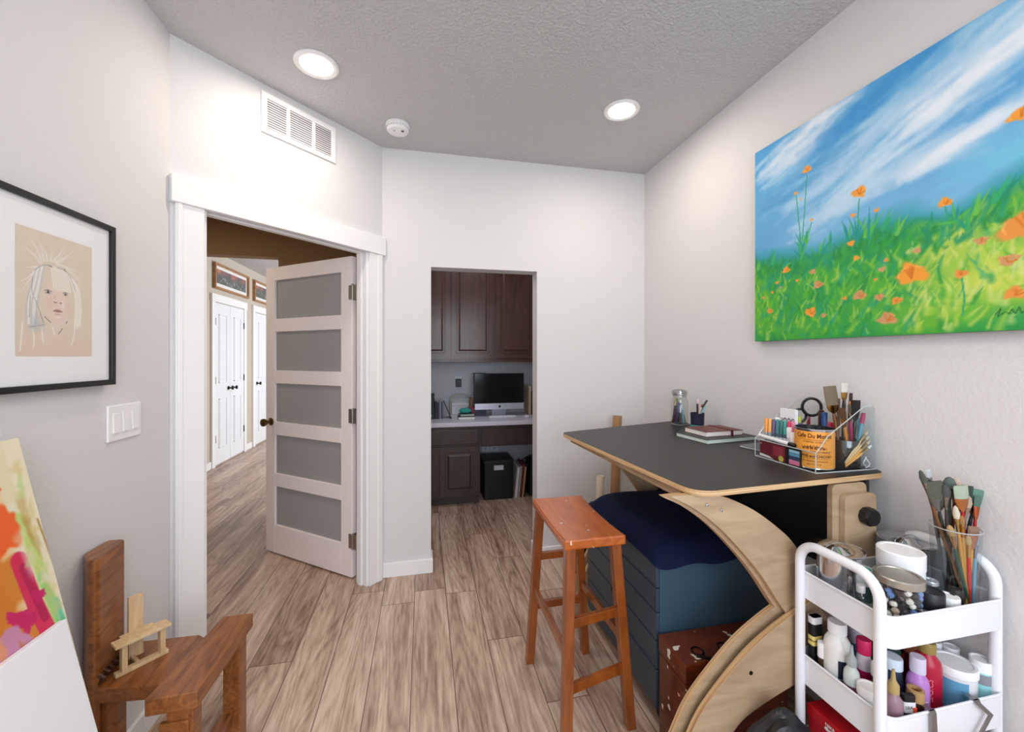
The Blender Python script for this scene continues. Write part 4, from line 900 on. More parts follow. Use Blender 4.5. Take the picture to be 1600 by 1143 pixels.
# white bottles behind
for i, (x, y, h, r) in enumerate([(1.37, 1.305, .125, .014), (1.352, 1.275, .11, .012), (1.40, 1.29, .135, .014), (1.345, 1.243, .10, .012)]):
    t = thing('paint_pen', ['white paint pen, tallest of the white ones behind the marker row', 'white paint pen just right of the pink marker', 'white paint pen by the card box', 'short white paint pen left of the coffee tin'][i], 'paint pen', (x, y, ZB), group='white paint pens in the organizer')
    bm = NB(); lathe(bm, [(r, 0), (r, h*.6), (r*.8, h*.66)], 16); put('barrel', bm, C((232, 226, 232), .35), t, world=False, smooth=True)
    bm = NB(); lathe(bm, [(r*.95, h*.66), (r*.95, h*.96), (r*.7, h)], 16); put('cap', bm, C((248, 248, 250), .35), t, world=False, smooth=True)
    bm = NB(); lathe(bm, [(r*1.01, h*.3), (r*1.01, h*.48)], 16, cap=False); put('label_band', bm, C([(236, 180, 196), (200, 206, 220), (220, 224, 228), (230, 190, 206)][i]), t, world=False)
t = thing('card_box', 'tall white printed card standing behind the marker row', 'box', (1.425, 1.355, ZB))
bm = NB(); box(bm, 1.40, 1.412, 1.312, 1.382, ZB, ZB+.188); put('carton', bm, C((242, 242, 244), .6), t, bevel=.001)
bm = NB(); 
for k in range(3): tube(bm, smooth_line([(1.3995, 1.375-.018*k, ZB+.150), (1.3995, 1.366-.018*k, ZB+.143), (1.3995, 1.36-.018*k, ZB+.152), (1.3995, 1.352-.018*k, ZB+.146)], 4), .0013, 5)
put('printed_scribble', bm, C((30, 36, 50)), t)
for i, (x, y, c, nm, h) in enumerate([(1.47, 1.37, (190, 200, 70), 'lime green', .155), (1.455, 1.35, (96, 60, 150), 'purple', .13), (1.48, 1.285, (60, 36, 40), 'dark brown', .19), (1.468, 1.262, (30, 70, 130), 'deep blue', .185), (1.43, 1.385, (238, 236, 238), 'white', .15), (1.385, 1.39, (236, 240, 230), 'cream', .15)]):
    pencil(nm + ' thick marker standing at the back of the organizer', (x, y, ZB), (x+.004, y-.006, ZB+h), .0085, c, cap=c, cat='marker', name='marker', group='thick markers at the organizer back')
for i, (x, y, c, c2, nm) in enumerate([(1.512, 1.30, (244, 240, 240), (226, 70, 110), 'rose capped'), (1.505, 1.275, (200, 226, 214), (232, 96, 130), 'mint bodied pink capped'), (1.53, 1.27, (244, 240, 240), (196, 40, 70), 'crimson capped'), (1.535, 1.30, (244, 236, 240), (240, 130, 160), 'pale pink capped')]):
    t = thing('paint_tube', nm + ' paint tube standing behind the coffee tin', 'paint tube', (x, y, ZB), group='paint tubes behind the coffee tin')
    bm = NB(); lathe(bm, [(.012, 0), (.0125, .09), (.011, .115)], 14, sy=.8); put('tube_body', bm, C(c), t, world=False, smooth=True)
    bm = NB(); lathe(bm, [(.011, .115), (.0105, .140), (.009, .142)], 14); put('cap', bm, C(c2), t, world=False, smooth=True)
# scissors
t = thing('scissors', 'black handled scissors standing handle up in the organizer', 'scissors', (1.505, 1.345, ZB))
bm = NB(); tube(bm, [(1.505+.030*math.cos(a*pi/12)*.85, 1.338-.030*math.cos(a*pi/12)*.6, 1.208+.034*math.sin(a*pi/12)) for a in range(24)], .0055, 8, closed=True); put('handle', bm, C((24, 24, 28), .35), t, smooth=True)
bm = NB(); tube(bm, [(1.475+.022*math.cos(a*pi/12)*.8, 1.362-.022*math.cos(a*pi/12)*.5, 1.172+.026*math.sin(a*pi/12)) for a in range(24)], .005, 8, closed=True); put('handle', bm, C((24, 24, 28), .35), t, smooth=True)
bm = NB(); hexa(bm, [(1.497,1.345,ZB),(1.500,1.345,ZB),(1.500,1.348,ZB),(1.497,1.348,ZB),(1.487,1.342,1.15),(1.500,1.338,1.18),(1.500,1.341,1.18),(1.487,1.345,1.15)]); put('blade', bm, STEEL, t)
# coffee tin
TR = .0605
t = thing('coffee_tin', 'orange Creole style coffee tin with brown lettering'.replace('Creole style ', '') + ' at the organizer corner', 'tin', (1.372, 1.210, ZB))
bm = NB(); lathe(bm, [(TR-.001, .006), (TR-.001, .132)], 40, cap=False); put('printed_label', bm, M('tin_orange', (240, 160, 62), .4, vary=.06, vscale=30), t, world=False, smooth=True)
bm = NB(); lathe(bm, [(0, .001), (TR-.001, .001), (TR+.0005, .003), (TR-.001, .006)], 40, cap=False); lathe(bm, [(TR-.001, .132), (TR+.0005, .138), (TR+.0005, .141), (TR-.002, .141), (TR-.003, .02), (0, .02)], 40, cap=False); put('metal_rim', bm, STEEL, t, world=False, smooth=True)
BRN = C((88, 34, 18), .5)
fa = math.atan2(-.9774, -.2113) - .50*0 ; fa = math.atan2(-1.21, -1.372)
text('lettering', 'Cafe Du Monde', .0215, BRN, t, (0, 0, 0), wrap=(TR-.0003, fa, .117), sx=.80, bold=.0004)
text('lettering', 'COFFEE STAND', .0095, BRN, t, (0, 0, 0), wrap=(TR-.0003, fa, .096), sx=1.0)
text('lettering', 'ORIGINAL FRENCH MARKET', .0100, BRN, t, (0, 0, 0), wrap=(TR-.0003, fa, .062), sx=.85)
text('lettering', 'COFFEE and CHICORY', .0125, BRN, t, (0, 0, 0), wrap=(TR-.0003, fa, .047), sx=.9, bold=.0003)
text('lettering', 'NEW ORLEANS LOUISIANA', .0075, BRN, t, (0, 0, 0), wrap=(TR-.0003, fa, .030), sx=.9)
text('lettering', 'NET WT. 15 OZ.', .0065, BRN, t, (0, 0, 0), wrap=(TR-.0003, fa, .019), sx=.9)
def curved_band(a0, a1, z0, z1, mat, nm):
    bm = NB(); n = 20; r = TR-.0004; A_ = [bm.verts.new((r*math.cos(a0+(a1-a0)*i/n), r*math.sin(a0+(a1-a0)*i/n), z0)) for i in range(n+1)]; B_ = [bm.verts.new((v.co.x, v.co.y, z1)) for v in A_]
    for i in range(n): bm.faces.new([A_[i], A_[i+1], B_[i+1], B_[i]])
    put(nm, bm, mat, t, world=False)
curved_band(fa-.8, fa+.8, .1035, .1045, BRN, 'printed_rule'); curved_band(fa-.85, fa+.85, .0385, .0395, BRN, 'printed_rule'); curved_band(fa-.85, fa+.85, .0545, .055, BRN, 'printed_rule')
bm = NB()   # little printed building: awning, roof and arches
for i in range(26):
    a = fa-.62+1.24*i/25; r = TR-.0003; z1 = .080 + .006*math.sin(pi*i/25) - (.004 if i % 3 else 0); z0 = .071
    p0 = (r*math.cos(a-.017), r*math.sin(a-.017)); p1 = (r*math.cos(a+.017), r*math.sin(a+.017))
    v = [bm.verts.new((*p0, z0 if i % 4 else z1-.003)), bm.verts.new((*p1, z0 if i % 4 else z1-.003)), bm.verts.new((*p1, z1)), bm.verts.new((*p0, z1))]; bm.faces.new(v)
put('printed_picture', bm, BRN, t, world=False)

# brushes ---------------------------------------------------------
def brush(label, p0, p1, hc, w=.006, bl=.03, bc=(90, 80, 70), fc=(190, 186, 180), group=None, hr=.004, flat=.35, rot=0.0, fl=.028, round_=False):
    p0, p1 = Vector(p0), Vector(p1); L = (p1-p0).length; t = thing('paintbrush', label, 'paintbrush', group=group); aim(t, p0, p1)
    hl = L-bl-fl
    bm = NB(); lathe(bm, [(hr*.35, 0), (hr*.6, hl*.25), (hr, hl*.72), (hr*.95, hl*.88), (hr*.7, hl)], 10); put('handle', bm, C(hc, .25), t, world=False, smooth=True)
    fm = M('ferrule_%d_%d_%d' % fc, fc, .25, 1.0)
    def ringed(prof, mat, nm):
        bm = NB(); rg = []
        for rx, ry, z in prof: rg.append([bm.verts.new((rx*math.cos(2*pi*i/12+rot*0)*math.cos(rot)-ry*math.sin(2*pi*i/12)*math.sin(rot), rx*math.cos(2*pi*i/12)*math.sin(rot)+ry*math.sin(2*pi*i/12)*math.cos(rot), z)) for i in range(12)])
        for a, b in zip(rg[:-1], rg[1:]):
            for i in range(12): bm.faces.new([a[i], a[(i+1) % 12], b[(i+1) % 12], b[i]])
        bm.faces.new(rg[0][::-1]); bm.faces.new(rg[-1]); put(nm, bm, mat, t, world=False, smooth=True)
    ry = max(w*flat, hr*.6) if not round_ else w
    ringed([(hr*.75, hr*.75, hl-.002), (max(w*(.55 if round_ else .8), hr*.9), hr*.9, hl+fl*.35), (w, ry, hl+fl)], fm, 'ferrule')
    if round_: pr = [(w*.95, w*.95, hl+fl), (w*1.15, w*1.15, hl+fl+bl*.4), (w*.7, w*.7, hl+fl+bl*.85), (w*.12, w*.12, L)]
    else: pr = [(w*.97, ry*.9, hl+fl), (w*1.05, ry, hl+fl+bl*.4), (w*1.06, ry*.7, hl+fl+bl*.93), (w*1.0, ry*.4, L)]
    ringed(pr, M('bristle_%d_%d_%d' % bc, bc, .9, bump=.8, bscale=500), 'bristles')
    return t

BX, BY = 1.502, 1.205
t = thing('brush_jar', 'dark grey smoked jar of wide brushes beside the coffee tin', 'jar', (BX, BY, ZB))
bm = NB(); lathe(bm, [(0, .0), (.042, .0), (.046, .01), (.047, .09), (.046, .094), (.043, .094), (.042, .012), (0, .012)], 28, cap=False); put('jar_wall', bm, glass('smoked_glass', (110, 114, 126), .12), t, world=False, smooth=True)
bm = NB(); lathe(bm, [(.041, .013), (.041, .05), (0, .05)], 24); put('dark_filling', bm, C((34, 36, 46), .4), t, world=False)
G = 'wide brushes in the smoked jar'
dsc = [('broad flat brush with worn tan bristles, leftmost in the smoked jar', (-.035, -.005), (-.045, .02, 1.30), (120, 74, 34), .026, .07, (128, 112, 92), (150, 110, 60)),
       ('flat brush with pale cream bristles and brass ferrule, tallest in the smoked jar', (.0, .01), (.0, .0, 1.312), (40, 34, 34), .016, .034, (226, 222, 210), (176, 140, 80)),
       ('brown bristle brush with black tip right of the tallest brush', (.02, .0), (.022, -.005, 1.275), (160, 104, 50), .007, .03, (70, 52, 38), (190, 130, 70)),
       ('black flat brush at the right edge of the smoked jar', (.03, -.01), (.034, -.014, 1.25), (26, 24, 26), .018, .045, (40, 36, 36), (60, 56, 54)),
       ('slim magenta handled brush in the smoked jar', (.01, -.02), (-.004, -.02, 1.235), (150, 30, 80), .007, .03, (90, 76, 60), (120, 100, 84)),
       ('amber handled brush low in the smoked jar', (-.02, -.025), (-.034, -.018, 1.225), (190, 120, 40), .014, .04, (90, 60, 36), (140, 90, 40)),
       ('small hazel brush between the larger ones in the smoked jar', (-.01, .02), (-.018, .008, 1.255), (150, 110, 66), .007, .03, (100, 84, 64), (170, 150, 120))]
for lb, b, e, hc, w_, bl_, bc_, fc_ in dsc:
    brush(lb, (BX+b[0]*.8, BY+b[1], ZB+.052), (BX+e[0], BY+e[1], e[2]), hc, w_, bl_, bc_, fc_, G, hr=.006, rot=(len(lb) % 3)*.15)
for i in range(4):
    y = 1.150+.004*i; brush(['pale wooden brush leaning lowest in the organizer corner', 'pale wooden brush second from the bottom of the leaning bundle', 'pale wooden brush third in the leaning bundle', 'pale wooden brush leaning topmost across the organizer corner'][i],
        (1.437+.004*i, y, ZB+.010+.004*i), (1.550, y-.001, 1.095+.016*i), (226, 170, 90) if i < 2 else (214, 190, 150), .004, .02, (210, 196, 170) if i else (240, 240, 240), (206, 180, 130), 'wooden brushes leaning in the organizer corner', hr=.0045, round_=True)
pencil('slender teal brush-pen with a magenta band leaning by the back panel', (1.505, 1.172, ZB+.02), (1.550, 1.176, 1.205), .006, (80, 150, 170), cap=(170, 40, 90), cat='brush pen', name='brush_pen')
pencil('pale turquoise brush-pen upright by the back panel', (1.548, 1.190, ZB+.004), (1.549, 1.192, 1.185), .006, (130, 186, 196), cap=(110, 170, 190), cat='brush pen', name='brush_pen')
bm = NB(); tube(bm, smooth_line([(1.52,1.146,ZB+.003),(1.55,1.155,ZB+.012),(1.546,1.17,ZB+.035),(1.53,1.152,ZB+.038),(1.515,1.15,ZB+.02),(1.535,1.155,ZB+.003)], 6), .0018, 6)
o = put('charging_cable', bm, C((236, 238, 240)), None, smooth=True, loc=(1.53, 1.15, ZB)); tag(o, 'white coiled cable in the near right corner of the organizer', 'cable')

# ================================================================== UTILITY CART
CX0, CX1, CY0, CY1 = 1.152, 1.562, .812, 1.072
CW = M('cart_white_metal', (236, 238, 243), .35)
t = thing('utility_cart', 'white three-tier metal rolling cart filled with art supplies', 'cart', (1.36, .94, 0))
cart = t
for zr, h in ((.745, .082), (.488, .09), (.235, .09)):
    bm = NB(); out = rrect(CX0, CX1, CY0, CY1, .03, 6); inn = rrect(CX0+.003, CX1-.003, CY0+.003, CY1-.003, .027, 6)
    z0, z1 = zr-h, zr; n = len(out)
    vo0 = [bm.verts.new((*p_, z0)) for p_ in out]; vo1 = [bm.verts.new((*p_, z1)) for p_ in out]; vi1 = [bm.verts.new((*p_, z1)) for p_ in inn]; vi0 = [bm.verts.new((*p_, z0+.003)) for p_ in inn]
    for i in range(n):
        j = (i+1) % n; bm.faces.new([vo0[i], vo0[j], vo1[j], vo1[i]]); bm.faces.new([vo1[i], vo1[j], vi1[j], vi1[i]]); bm.faces.new([vi1[i], vi1[j], vi0[j], vi0[i]])
    bm.faces.new(vo0[::-1]); bm.faces.new(vi0)
    tr = put('tray', bm, CW, t, smooth=True)
    bm = NB(); tube(bm, [(*p_, z1) for p_ in rrect(CX0-.001, CX1+.001, CY0-.001, CY1+.001, .031, 6)], .0032, 8, closed=True); put('rolled_rim', bm, CW, tr, smooth=True)
for X, sg in ((CX0-.008, -1), (CX1-.012, 1)):
    ya, yb = .828, 1.056; zt = .838; r_ = .06
    path = [(ya, .05), (ya, zt-r_-.02)] + [(ya+r_-r_*math.cos(a*pi/16), zt-r_+r_*math.sin(a*pi/16)) for a in range(0, 9)] + [(yb-r_+r_*math.sin(a*pi/16), zt-r_+r_*math.cos(a*pi/16)) for a in range(0, 9)] + [(yb, zt-r_-.02), (yb, .05)]
    bm = NB(); rr_ = .0135; tube(bm, [(X, y, z) for y, z in path], rr_, 12); put('frame_tube', bm, CW, t, smooth=True)
    for y in (ya, yb):
        bm = NB(); tube(bm, [(X-.008, y, .022), (X+.008, y, .022)], .022, 16); tube(bm, [(X, y, .02), (X, y, .055)], .008, 8); put('caster', bm, BLACK, t)
bm = NB(); sc = NB(); lathe(sc, [(.004, 0), (.0035, .002)], 10); bmesh.ops.transform(sc, matrix=Matrix.Translation((1.535, CY1-.005, .715)) @ Matrix.Rotation(pi/2, 4, 'X'), verts=sc.verts); put('screw', sc, DARKM, t); bm.free()

Z1, Z2, Z3 = .6664, .4014, .1484
def steel_pot(label, x, y, h, r, rl):
    t = thing('steel_pot', label, 'pot', (x, y, Z1), group='steel brush washer pots')
    bm = NB(); lathe(bm, [(0, .0), (r*.95, .0), (r, .006), (r, h-.012), (r+.002, h-.01)], 36, cap=False); put('pot_body', bm, STEEL, t, world=False, smooth=True)
    bm = NB(); lathe(bm, [(r+.002, h-.012), (rl, h-.004), (rl+.001, h-.001), (rl-.006, h+.001), (rl*.5, h-.010), (rl*.36, h-.006), (rl*.22, h+.004), (0, h+.006)], 40, cap=False); put('lid', bm, STEEL, t, world=False, smooth=True)
    bm = NB(); tube(bm, [(r*.9*math.cos(a*pi/10), .0, h*.98+.016*math.sin(a*pi/10)*1.0) for a in range(11)], .0016, 6)
    put('bail_handle', bm, STEEL, t, world=False)
steel_pot('steel brush washer pot behind the left cart handle', 1.213, 1.000, .168, .048, .069)
steel_pot('steel brush washer pot at the back by the wall', 1.492, 1.004, .165, .050, .070)
def jar(name, label, cat, x, y, z, h, r, body, lidc, lid_h=.018, mat=None, group=None, band=None, lr=1.04, sy=1.0):
    t = thing(name, label, cat, (x, y, z), group=group)
    bm = NB(); lathe(bm, [(0, 0), (r*.94, 0), (r, .005), (r, h-lid_h-.004), (r*.92, h-lid_h)], 32, cap=False, sy=sy); put('container', bm, mat or C(body, .35), t, world=False, smooth=True)
    bm = NB(); lathe(bm, [(r*lr, h-lid_h), (r*lr, h-.003), (r*lr*.95, h), (r*.85, h), (r*.83, h-.0025), (0, h-.0025)], 32, cap=True, sy=sy); put('lid', bm, lidc if not isinstance(lidc, tuple) else C(lidc, .35), t, world=False, smooth=True)
    if band: bm = NB(); lathe(bm, [(r*1.008, h*band[1]), (r*1.008, h*band[2])], 32, cap=False, sy=sy); put('label_band', bm, C(band[0], .5), t, world=False, smooth=True)
    return t
jar('plastic_tub', 'large plain white plastic tub, tallest container in the cart top tray', 'tub', 1.387, .948, Z1, .170, .054, (244, 244, 246), (246, 246, 248), .045, lr=1.03)
t = jar('bead_jar', 'lidded glass jar of mixed beads at the front of the cart top tray', 'jar', 1.270, .873, Z1, .148, .052, (240, 240, 240), M('zinc_lid', (186, 182, 172), .3, .9), .020, mat=GLS)
Rb = random.Random(3); cols = [(240, 234, 220), (40, 36, 38), (132, 90, 66), (240, 230, 214), (120, 150, 210), (244, 240, 234), (60, 60, 70), (226, 196, 176), (236, 230, 220)]
for k in range(150):
    pass
spots = []
for lay in range(7):
    for ring, rr0, cnt in ((0, .0415, 13), (1, .026, 7), (2, .010, 3)):
        for q in range(cnt):
            a = 2*pi*q/cnt+lay*.37; spots.append((rr0*math.cos(a+.12*Rb.random()), rr0*math.sin(a+.12*Rb.random()), .012+lay*.0165+.007*Rb.random()))
vis = [s_ for s_ in spots if math.hypot(s_[0], s_[1]) > .035]
shown = vis[:100]; rest = vis[100:] + [s_ for s_ in spots if s_ not in vis]
for i, (x, y, z) in enumerate(shown):
    bm = NB(); r = .0078+.0014*Rb.random(); lathe(bm, [(r*.3, -r*.8), (r*.8, -r*.6), (r, 0), (r*.8, r*.6), (r*.3, r*.8)], 8); bmesh.ops.transform(bm, matrix=Matrix.Translation((x, y, z)) @ Euler((Rb.random()*3, Rb.random()*3, 0)).to_matrix().to_4x4(), verts=bm.verts)
    c = cols[(i*7+int(z*90)) % 9] if z < .085 else cols[[4, 1, 8, 6][i % 4]]
    o = put('bead', bm, C(c, .3), None, smooth=True, world=False); o.location = (1.270, .873, Z1); tag(o, 'small round bead inside the lidded glass jar', 'bead', 'beads in the glass jar')
bm = NB()
for (x, y, z) in rest: r = .0062; lathe(bm, [(r*.3, -r*.8), (r, 0), (r*.3, r*.8)], 6, (x, y, z))
o = put('bead_filling', bm, C((110, 96, 90), .4), None, smooth=True, world=False); o.location = (1.270, .873, Z1); tag(o, 'mass of mixed beads in the core of the glass jar', 'beads', kind='stuff')
jar('plastic_tub', 'white tub with a green-topped lid between steel pot and white tub', 'tub', 1.292, .983, Z1, .105, .028, (240, 242, 242), (206, 214, 214), .010, band=((90, 120, 110), .15, .6))
bm = NB(); lathe(bm, [(.017, 0), (.017, .0006)], 20); bmesh.ops.translate(bm, verts=bm.verts, vec=(1.294, .981, Z1+.1045)); o = put('green_sticker', bm, C((70, 180, 140), .4), None); 
par = [q for q in COL.objects if q.get('label', '').startswith('white tub with a green-topped')][0]; o.parent = par; o.location = -par.location
t = thing('card_box', 'small white open carton behind the green-lidded tub', 'box', (1.31, 1.045, Z1)); bm = NB(); box(bm, 1.275, 1.350, 1.03, 1.062, Z1, Z1+.135); put('carton', bm, C((226, 228, 234), .6), t, bevel=.001); bm = NB(); box(bm, 1.35, 1.352, 1.03, 1.062, Z1+.10, Z1+.137); put('flap', bm, C((200, 202, 208), .6), t)
def bottle(name, label, cat, x, y, z, h, r, c, capc, mat=None, band=None, neck=.35, cap_h=.22, group=None, sy=1.0, nozzle=False, rot=0, cmat=None):
    t = thing(name, label, cat, (x, y, z), (0, 0, rot), group=group); hb = h*(1-cap_h)
    bm = NB(); lathe(bm, [(0, 0), (r*.93, 0), (r, .005), (r, hb*.78), (r*.9, hb*.88), (r*neck*1.1, hb*.97), (r*neck, hb)], 28, cap=False, sy=sy); put('bottle_body', bm, mat or C(c, .3), t, world=False, smooth=True)
    bm = NB(); rc = r*max(neck, .3)*1.25
    if nozzle: lathe(bm, [(rc, hb), (rc, hb+h*cap_h*.35), (rc*.45, hb+h*cap_h*.55), (rc*.25, h), (0, h)], 20)
    else: lathe(bm, [(rc, hb), (rc, h-.003), (rc*.92, h), (0, h)], 20)
    put('cap', bm, cmat or C(capc, .35), t, world=False, smooth=True)
    if band: bm = NB(); lathe(bm, [(r*1.01, hb*band[1]), (r*1.01, hb*band[2])], 28, cap=False, sy=sy); put('label_band', bm, C(band[0], .45), t, world=False, smooth=True)
    return t
bottle('glass_bottle', 'tiny clear glass bottle just behind the left cart handle', 'bottle', 1.222, .935, Z1, .09, .017, (220, 220, 220), (210, 206, 206), mat=GLS, band=((210, 222, 210), .1, .5), neck=.5)
jar('lidded_jar', 'small jar with a wide black lid right of the bead jar', 'jar', 1.352, .855, Z1, .105, .029, (226, 236, 240), (34, 34, 40), .045, lr=1.1)
jar('lidded_jar', 'low jar with a white lid in front of the brush tumbler', 'jar', 1.407, .846, Z1, .088, .022, (232, 236, 240), (238, 238, 240), .02, lr=1.08)
jar('ink_tin', 'tiny black lidded tin beside the brush tumbler', 'tin', 1.440, .850, Z1, .100, .016, (30, 30, 32), (44, 40, 40), .02)
bm = NB(); 
jar('clear_pot', 'clear flat lid pot behind the black-lidded jar', 'pot', 1.415, .893, Z1, .105, .018, (200, 206, 210), M('clear_lid', (190, 196, 200), .15, .5), .01, mat=GLS); bm.free()

# brush tumbler on the cart
VX, VY, VH, VR = 1.502, .888, .250, .054
t = thing('brush_tumbler', 'tall clear plastic tumbler packed with used paintbrushes', 'tumbler', (VX, VY, Z1))
bm = NB(); lathe(bm, [(0, .002), (VR*.82, .002), (VR*.84, .01), (VR, VH)], 36, cap=False); put('tumbler_wall', bm, GLS, t, world=False, smooth=True)
bm = NB(); tube(bm, [(VR*math.cos(a*pi/18), VR*math.sin(a*pi/18), VH) for a in range(36)], .0016, 6, closed=True); put('tumbler_rim', bm, M('clear_rim', (200, 204, 208), .1, .3), t, world=False)
bm = NB(); lathe(bm, [(VR*.82, 0), (VR*.82, .006), (0, .006)], 30); put('tumbler_base', bm, ACRE, t, world=False)
right = Vector((.9774, -.2113, 0)); fwd = Vector((.2113, .9774, 0))
BR = [  # label, foot offset (right, forward), tip offset (right, forward, z), handle, half width, bristle length, bristle colour, round
 ('long thin brush with a mossy round head, leaning furthest left in the tumbler', (.015,-.03),(-.085,.02,1.075),(110,72,40),.006,.030,(84,90,80),(150,140,130),True),
 ('wide flat brush with olive bristles second from the left', (-.005,-.02),(-.055,.01,1.045),(36,44,40),.019,.040,(92,92,78),(120,124,122),False),
 ('small clear-tipped brush behind the wide olive brush', (.0,.02),(-.05,.03,1.075),(90,90,90),.007,.02,(196,200,200),(190,190,190),False),
 ('round dark grey brush standing behind the cream-headed one', (-.01,.0),(-.030,.0,1.040),(70,60,56),.009,.030,(82,84,80),(150,146,140),True),
 ('slim brush with a cream pointed head low in the bunch', (.01,-.03),(-.022,-.02,.985),(206,150,70),.006,.030,(222,214,190),(200,170,110),True),
 ('flat brush with a pale green head and red handle in the middle', (.02,-.02),(.000,-.015,1.040),(186,34,40),.017,.030,(178,190,170),(200,130,80),False),
 ('round grey-green brush peeking up behind the pale green flat', (.0,.02),(.006,.02,1.055),(50,80,66),.011,.026,(100,112,106),(160,160,158),True),
 ('dark handled flat brush right of the middle', (.01,.0),(.020,.0,1.020),(40,54,50),.010,.036,(150,150,140),(190,180,170),False),
 ('fluffy cream round brush at the back right', (.0,.03),(.028,.02,1.050),(120,30,40),.012,.030,(206,186,168),(150,120,100),True),
 ('short maroon brush with pinkish round head', (-.02,.0),(.030,-.01,1.010),(110,20,36),.008,.028,(190,170,150),(170,150,140),True),
 ('dark green flat brush near the right side', (.01,.02),(.043,.0,1.035),(24,50,56),.010,.040,(64,76,70),(186,190,192),False),
 ('red handled brush with a copper ferrule at the right edge', (.02,-.01),(.058,-.01,1.010),(170,30,40),.008,.026,(90,120,108),(196,106,70),False),
 ('sea-green fan-shaped brush furthest right in the tumbler', (.0,.01),(.068,.0,1.025),(40,40,44),.015,.030,(104,146,130),(100,110,106),False),
 ('yellow handled brush with a short copper flat head', (.0,-.03),(.022,-.03,.930),(206,150,60),.011,.022,(150,120,100),(206,140,110),False),
 ('bright red handled brush, low in the tumbler', (.01,-.035),(.004,-.03,.905),(206,40,36),.006,.020,(200,170,120),(220,180,110),True),
 ('pale blue handled brush, low right in the tumbler', (.03,-.02),(.034,-.025,.900),(120,170,200),.006,.020,(150,180,200),(170,190,210),True),
 ('dark green handled brush crossing low at the tumbler front left', (.015,-.035),(-.040,-.02,.93),(20,80,60),.007,.024,(196,160,110),(190,150,100),True),
 ('ochre stick-like brush in the tumbler centre', (.01,-.025),(-.012,-.028,.96),(196,144,70),.005,.020,(170,130,80),(200,150,90),True)]
for lb, b, e, hc, w_, bl_, bc_, fc_, rd in BR:
    P0 = Vector((VX, VY, Z1+.008)) + right*b[0] + fwd*b[1]*.9
    P1 = Vector((VX, VY, 0)) + right*e[0]*.95 + fwd*e[1]; P1.z = e[2]
    brush(lb, P0, P1, hc, w_*1.15, bl_*1.2, bc_, fc_, 'used brushes in the tall tumbler', hr=.005, rot=(len(lb) % 5 - 2)*.12, round_=rd, flat=.4, fl=.036)

# ---- middle tray
bottle('paint_bottle', 'large white squeeze bottle with a navy label at the left of the middle tray', 'bottle', 1.200, .985, Z2, .222, .034, (232, 230, 224), (240, 240, 242), mat=M('milky_plastic', (232, 232, 228), .35), band=None, neck=.55, cap_h=.14)
par = COL.objects[-1] if False else [q for q in COL.objects if q.get('label', '').startswith('large white squeeze')][0]
bm = NB(); n = 10; rr_ = .0345; a0, a1 = -2.40, -1.15
for (z0, z1, c, nm) in ((.02, .125, (22, 30, 52), 'navy_label'), (.072, .0745, (150, 160, 180), 'label_line'), (.05, .052, (110, 120, 150), 'label_line')):
    bm2 = NB(); k_ = rr_ + (.0 if nm == 'navy_label' else .0004); A_ = [bm2.verts.new((k_*math.cos(a0+(a1-a0)*i/n), k_*math.sin(a0+(a1-a0)*i/n), z0)) for i in range(n+1)]; B_ = [bm2.verts.new((v.co.x, v.co.y, z1)) for v in A_]
    for i in range(n): bm2.faces.new([A_[i], A_[i+1], B_[i+1], B_[i]])
    put(nm, bm2, C(c), par, world=False)
bm.free()
text('lettering', 'L', .02, C((230, 232, 236)), par, (0, 0, 0), wrap=(rr_+.0006, a0+.45, .100))
def lab_tube(label, x, y, z, w_, d_, h, c, bands, ang=0, cat='paint tube', name='paint_tube'):
    t = thing(name, label, cat, (x, y, z), (0, 0, ang)); bm = NB(); prism(bm, rrect(-w_/2, w_/2, -d_/2, d_/2, min(w_, d_)*.3, 4), 'z', 0, h); put('tube_body', bm, C(c), t, world=False, bevel=.001)
    for (cc, f0, f1) in bands: bm = NB(); prism(bm, rrect(-w_/2-.0004, w_/2+.0004, -d_/2-.0004, d_/2+.0004, min(w_, d_)*.3, 4), 'z', h*f0, h*f1); put('label_band', bm, C(cc), t, world=False)
    return t
lab_tube('black and yellow labelled box at the far left of the middle tray', 1.186, 1.043, Z2, .036, .022, .205, (24, 22, 24), (((226, 226, 228), .9, 1.0), ((226, 206, 120), .58, .72), ((150, 140, 60), .64, .66)))
bottle('paint_bottle', 'little bottle with a white cap tucked in front of the white squeeze bottle', 'bottle', 1.177, 1.012, Z2, .145, .012, (60, 50, 40), (240, 240, 240), neck=.8, cap_h=.3)
bottle('dropper_bottle', 'clear dropper bottle with a pointed grey nozzle and plum label', 'bottle', 1.186, .932, Z2, .190, .019, (210, 220, 216), (170, 176, 176), band=((130, 60, 90), .1, .62), neck=.5, cap_h=.3, nozzle=True, mat=M('cloudy_plastic', (206, 216, 212), .3))
bottle('paint_bottle', 'magenta bottle with a white shoulder beside the dropper bottle', 'bottle', 1.255, .952, Z2, .185, .020, (226, 214, 222), (206, 30, 90), band=((196, 24, 90), .1, .7), neck=.7)
bottle('paint_bottle', 'teal bottle with a lavender cap at the back of the middle tray', 'bottle', 1.315, 1.020, Z2, .175, .020, (40, 120, 140), (190, 186, 200), neck=.8, cap_h=.3)
jar('plastic_tub', 'round white paint tub behind the front left cart post', 'tub', 1.187, .887, Z2, .110, .024, (226, 226, 226), (240, 238, 236), .025, lr=1.1)
bottle('paint_bottle', 'navy bottle with a flat white cap just right of the front post', 'bottle', 1.290, .902, Z2, .165, .023, (40, 54, 74), (206, 220, 234), neck=.8, cap_h=.18)
bottle('paint_bottle', 'translucent plum bottle with a tan pointed nozzle beside the front post', 'bottle', 1.208, .842, Z2, .185, .020, (150, 118, 130), (176, 150, 96), neck=.5, cap_h=.32, nozzle=True, band=((60, 34, 44), .05, .3))
